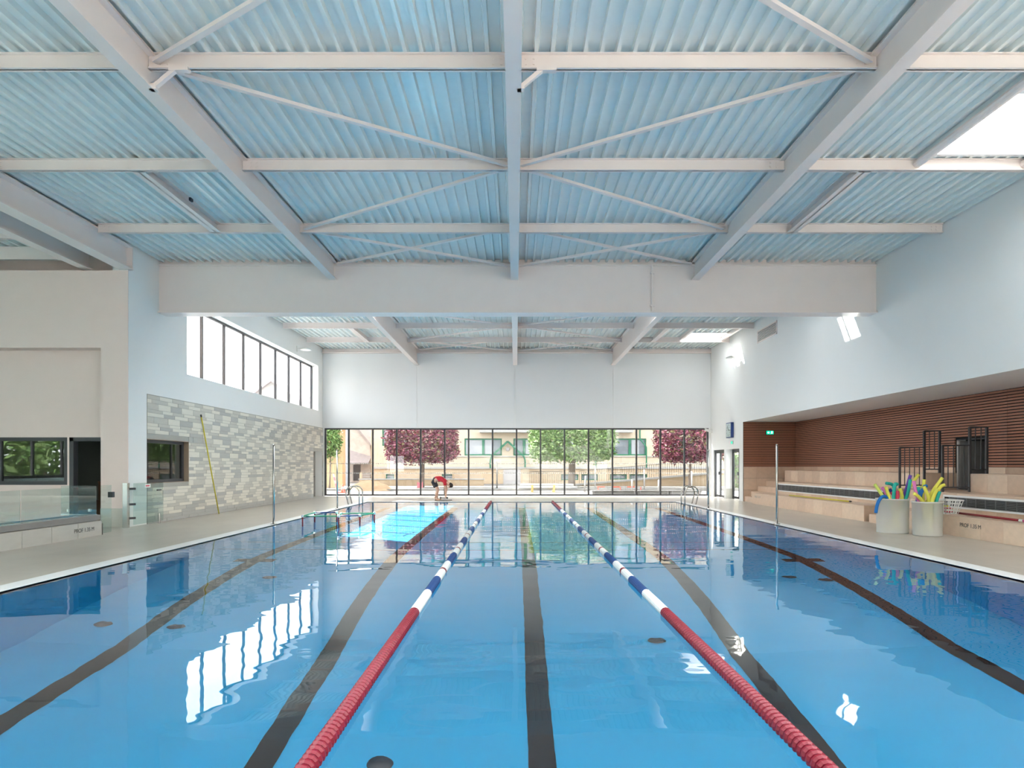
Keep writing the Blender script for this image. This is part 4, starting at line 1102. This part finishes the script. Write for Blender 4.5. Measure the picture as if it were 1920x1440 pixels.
MB().box(-20, -12.95, 50, 50.5, -.1, 4.6).build('wall', 'orange_wall', ow); MB().box(-12.95, -12.72, 49.9, 50.3, -.1, 4.6).build('pilaster', 'shutter', ow); MB().box(-20.3, -12.6, 49.6, 50.6, 4.6, 4.8).build('roof', 'slate', ow)
bf = thing('board_fence', 'pale vertical timber board fence at the left end of the glazing', 'fence', (-12.5, 43, 0))
for i in range(12): piece('board', 'fence_wood', -13.4 + i * .17, -13.4 + i * .17 + .155, 43 + .01 * (i % 2), 43.03 + .01 * (i % 2), -.06, 2.1, bf)
for zz in (.3, 1.7): piece('rail', 'fence_wood', -13.4, -11.37, 43.04, 43.09, zz, zz + .09, bf)
# street wall, ramp, railings
sw = thing('street_wall', 'low cream street wall with white cap and thin rail', 'wall', (-6, 47.5, 0))
MB().box(-11.3, -2.3, 47.3, 47.6, -.06, .45).build('wall_body', 'facade_low', sw); MB().box(-11.35, -2.25, 47.25, 47.65, .45, .54).build('cap', 'ext_white', sw)
for zz in (.68, .86): MB().bar((-11.3, 47.45, zz), (-2.3, 47.45, zz), .03, .03).build('rail', 'gable_vent', sw)
for x in (-11.2, -9.6, -6.8, -4.5, -2.4): MB().box(x - .08, x + .08, 47.35, 47.55, .5, 1.0).build('pier', 'facade_low', sw)
rp = thing('access_ramp', 'sloping cream access ramp wall with white cap outside the glazing', 'ramp', (8, 46, 0))
a, c = 3.5, 16.0
m = MB(); m.add([(a, 46.5, -.06), (c, 46.5, -.06), (c, 46.5, 1.05), (a, 46.5, .0), (a, 48, -.06), (c, 48, -.06), (c, 48, 1.05), (a, 48, .0)], [(0, 1, 2, 3), (7, 6, 5, 4), (3, 2, 6, 7), (0, 4, 5, 1), (1, 5, 6, 2), (0, 3, 7, 4)]).build('ramp_body', 'facade_low', rp)
MB().bar((a, 46.48, .06), (c, 46.48, 1.11), .25, .14).build('cap', 'ext_white', rp)
pk = MB(); x = 4.5
while x < 15.5:
    zr = .06 + (x - a) / (c - a) * 1.05; pk.box(x, x + .022, 46.5, 46.522, zr, zr + .95); x += .16
pk.build('pickets', 'anthracite', rp, kind='stuff'); MB().bar((4.5, 46.51, .06 + (4.5 - a) / (c - a) * 1.05 + .95), (15.5, 46.51, .06 + (15.5 - a) / (c - a) * 1.05 + .95), .03, .03).build('handrail', 'anthracite', rp)
fe = thing('railing_fence', 'thin dark picket railing left of the green tree', 'fence', (1.8, 47, 0))
pk = MB(); x = 1.0
while x < 3.4: pk.box(x, x + .025, 47.8, 47.825, 0, 1.05); x += .13
pk.build('pickets', 'anthracite', fe, kind='stuff'); MB().bar((1.0, 47.81, 1.05), (3.4, 47.81, 1.05), .03, .04).build('top_rail', 'anthracite', fe)
MB().box(.5, .95, 47.6, 48.0, 0, 1.25).build('gate_pier', 'facade', fe); MB().box(.45, 1.0, 47.55, 48.05, 1.25, 1.35).build('pier_cap', 'ext_white', fe)
# building site things
t = thing('beam_stack', 'white long tubes resting on yellow timber supports outside', 'building material', (1.9, 38, 0))
for i, (y, z) in enumerate(((37.9, .19), (38.2, .19), (38.05, .33))): MB().tube([(.15 + .06 * i, y, z), (3.55 - .1 * i, y, z)], .10, 10).build('tube', 'ext_white', t, True)
for x in (.95, 2.2): MB().box(x - .06, x + .06, 37.6, 38.45, -.06, .09).box(x - .06, x + .06, 37.6, 37.7, .09, .36).build('timber_support', 'wood_support', t)
for x0, x1, lb in ((3.95, 6.2, 'pale trough barrier outside, leftmost of three'), (6.3, 7.9, 'pale trough barrier outside, middle of three'), (7.95, 9.55, 'pale trough barrier outside, rightmost of three')):
    t = thing('trough_barrier', lb, 'barrier', ((x0 + x1) / 2, 34, 0), 'trough barriers outside')
    MB().box(x0, x1, 33.8, 34.3, -.06, .13).build('body', 'ext_white', t); MB().box(x0 - .02, x1 + .02, 33.77, 34.33, .13, .19).build('lip', 'concrete', t)
    for x in (x0 + .1, x1 - .1): MB().tube([(x, 33.75, -.06), (x, 33.75, .2)], .02, 6).build('strap', 'gable_vent', t)
t = thing('traffic_cone', 'red and white traffic cone by the sand heap', 'cone', (-9.75, 37, -.06))
MB().lathe([(.14, .03), (.095, .2)], (-9.75, 37, -.06), 14).build('lower_cone', 'cone_orange', t, True); MB().lathe([(.095, .2), (.06, .36)], (-9.75, 37, -.06), 14).build('white_band', 'ext_white', t, True); MB().lathe([(.06, .36), (.025, .5), (0, .5)], (-9.75, 37, -.06), 14).build('upper_cone', 'cone_orange', t, True); MB().box(-9.95, -9.55, 36.8, 37.2, -.06, -.03).build('base', 'cone_orange', t)
t = thing('warning_board', 'red and white striped warning board leaning at left outside', 'sign', (-10.0, 36, 0)); A = Vector((-10.1, 36.3, 1.0)); Bq = Vector((-9.75, 36, -.05))
for k in range(6): MB().bar(A + (Bq - A) * k / 6, A + (Bq - A) * (k + 1) / 6, .1, .03).build('stripe', 'board_pink' if k % 2 else 'ext_white', t)
MB().tube([(-10.1, 36.35, 1.0), (-9.55, 36.6, -.05)], .02, 6).build('prop', 'gable_vent', t)
hp = MB(); rg = random.Random(9); G = 18; cx, cyy = -9.0, 40.5
vv = []
for j in range(G + 1):
    for i in range(G + 1):
        u, v_ = i / G * 2 - 1, j / G * 2 - 1; d_ = math.hypot(u, v_); vv.append((cx + u * 1.5, cyy + v_ * 1.0, -.06 + max(0, .62 * math.cos(min(d_, 1) * H) + (rg.uniform(-.05, .05) if d_ < .9 else 0))))
hp.add(vv, [(j * (G + 1) + i, j * (G + 1) + i + 1, (j + 1) * (G + 1) + i + 1, (j + 1) * (G + 1) + i) for j in range(G) for i in range(G)])
tag(hp.build('sand_heap', 'sand', None, True), 'heap of brown sand outside behind the left ladder', 'heap')
t = thing('red_barrier', 'small red barrier panel at the foot of the purple tree', 'barrier', (-6.2, 43, 0)); MB().box(-6.45, -6.08, 42.9, 42.94, .0, .36).build('panel', 'board_pink', t)
for x in (-6.43, -6.1): MB().tube([(x, 42.95, -.06), (x, 42.95, .42)], .02, 6).build('post', 'board_pink', t)
t = thing('site_barrier', 'low orange and white site barrier behind the trough barriers', 'barrier', (5.6, 37, 0))
for k in range(6): MB().bar((4.6 + k * .42, 37, .27), (5.02 + k * .42, 37, .27), .03, .06).build('stripe', 'cone_orange' if k % 2 == 0 else 'ext_white', t)
for x in (4.65, 5.9, 7.05): MB().tube([(x, 37, -.06), (x, 37, .28)], .025, 6).build('post', 'cone_orange', t)
for i, (px, D, h, lb) in enumerate(((1096, 38, .95, 'white leaning post right of the green tree'), (1116, 41, 1.55, 'thin white post behind the trough barriers, left'), (1185, 37, .75, 'short white post behind the middle trough barrier'), (1208, 40, 1.3, 'tall white post right of the short one outside'), (1235, 36.5, .75, 'white post in front of the ramp'), (1297, 39, 1.2, 'white post at the right end outside'))):
    x = (px - 967) * D / FPX; t = thing('site_post', lb, 'post', (x, D, -.06), 'white site posts')
    MB().tube([(x, D, -.06), (x + (.06 if i == 0 else 0), D, h - .06)], .045, 8).build('shaft', 'ext_white', t, True); MB().lathe([(0, .05), (.1, .05), (.14, 0)], (x, D, -.06), 10).build('foot', 'concrete', t)
t = thing('sign_post', 'grey street sign post left of the house gate', 'post', (-1.15, 42, 0)); MB().tube([(-1.2, 42, -.06), (-1.2, 42, 1.75)], .05, 8).build('shaft', 'concrete', t, True); MB().box(-1.5, -.9, 41.97, 41.99, 1.62, 1.9).build('plate', 'facade', t); MB().box(-1.4, -1.0, 41.8, 42.2, -.06, .02).build('foot', 'gable_vent', t)
# greenery beyond the side windows of the learner hall and beyond the glass doors
for i, (x, y, lb) in enumerate(((-25.5, -4, 'nearest'), (-25, .5, 'second'), (-25.5, 5, 'third'), (-25, 9.5, 'farthest'))):
    tree(x, y, .5, 4.2, 2.1, .15, ['leaf_g1', 'leaf_g2'], 'green garden tree outside the learner hall windows, ' + lb + ' from the camera', 900, 'garden_tree', 20 + i, 0, .3)
hg = thing('garden_hedge', 'green hedge outside the glass doors on the right', 'hedge', (14.9, 39.5, -.06))
leafy(4500, (14.9, 39.5, 1.1, .5, 5.5, 1.2), .13, ['leaf_g1', 'leaf_g2'], random.Random(31)).build('foliage', ['leaf_g1', 'leaf_g2'], hg, kind='stuff')
MB().box(14.6, 15.2, 34.3, 44.7, -.06, 2.0).build('branches', 'bark', hg)
t = thing('pale_house', 'pale gable house seen through the high strip window', 'building', (-23, 62, 0))
zs = [(-27, -.1), (-19, -.1), (-19, 6.6), (-23, 9.4), (-27, 6.6)]
MB().add([(x, 62, z) for x, z in zs] + [(x, 70, z) for x, z in zs], [(0, 1, 2, 3, 4), (9, 8, 7, 6, 5), (1, 6, 7, 2), (0, 4, 9, 5)]).build('wall', 'ext_white', t)
for s_ in (-1, 1): MB().add([(-23, 61.6, 9.55), (-23 + s_ * 4.4, 61.6, 6.4), (-23 + s_ * 4.4, 70, 6.4), (-23, 70, 9.55), (-23, 61.6, 9.4), (-23 + s_ * 4.4, 61.6, 6.25), (-23 + s_ * 4.4, 70, 6.25), (-23, 70, 9.4)], [(0, 1, 2, 3), (4, 7, 6, 5), (0, 4, 5, 1), (1, 5, 6, 2), (2, 6, 7, 3), (0, 3, 7, 4)]).build('roof_slope', 'slate', t)
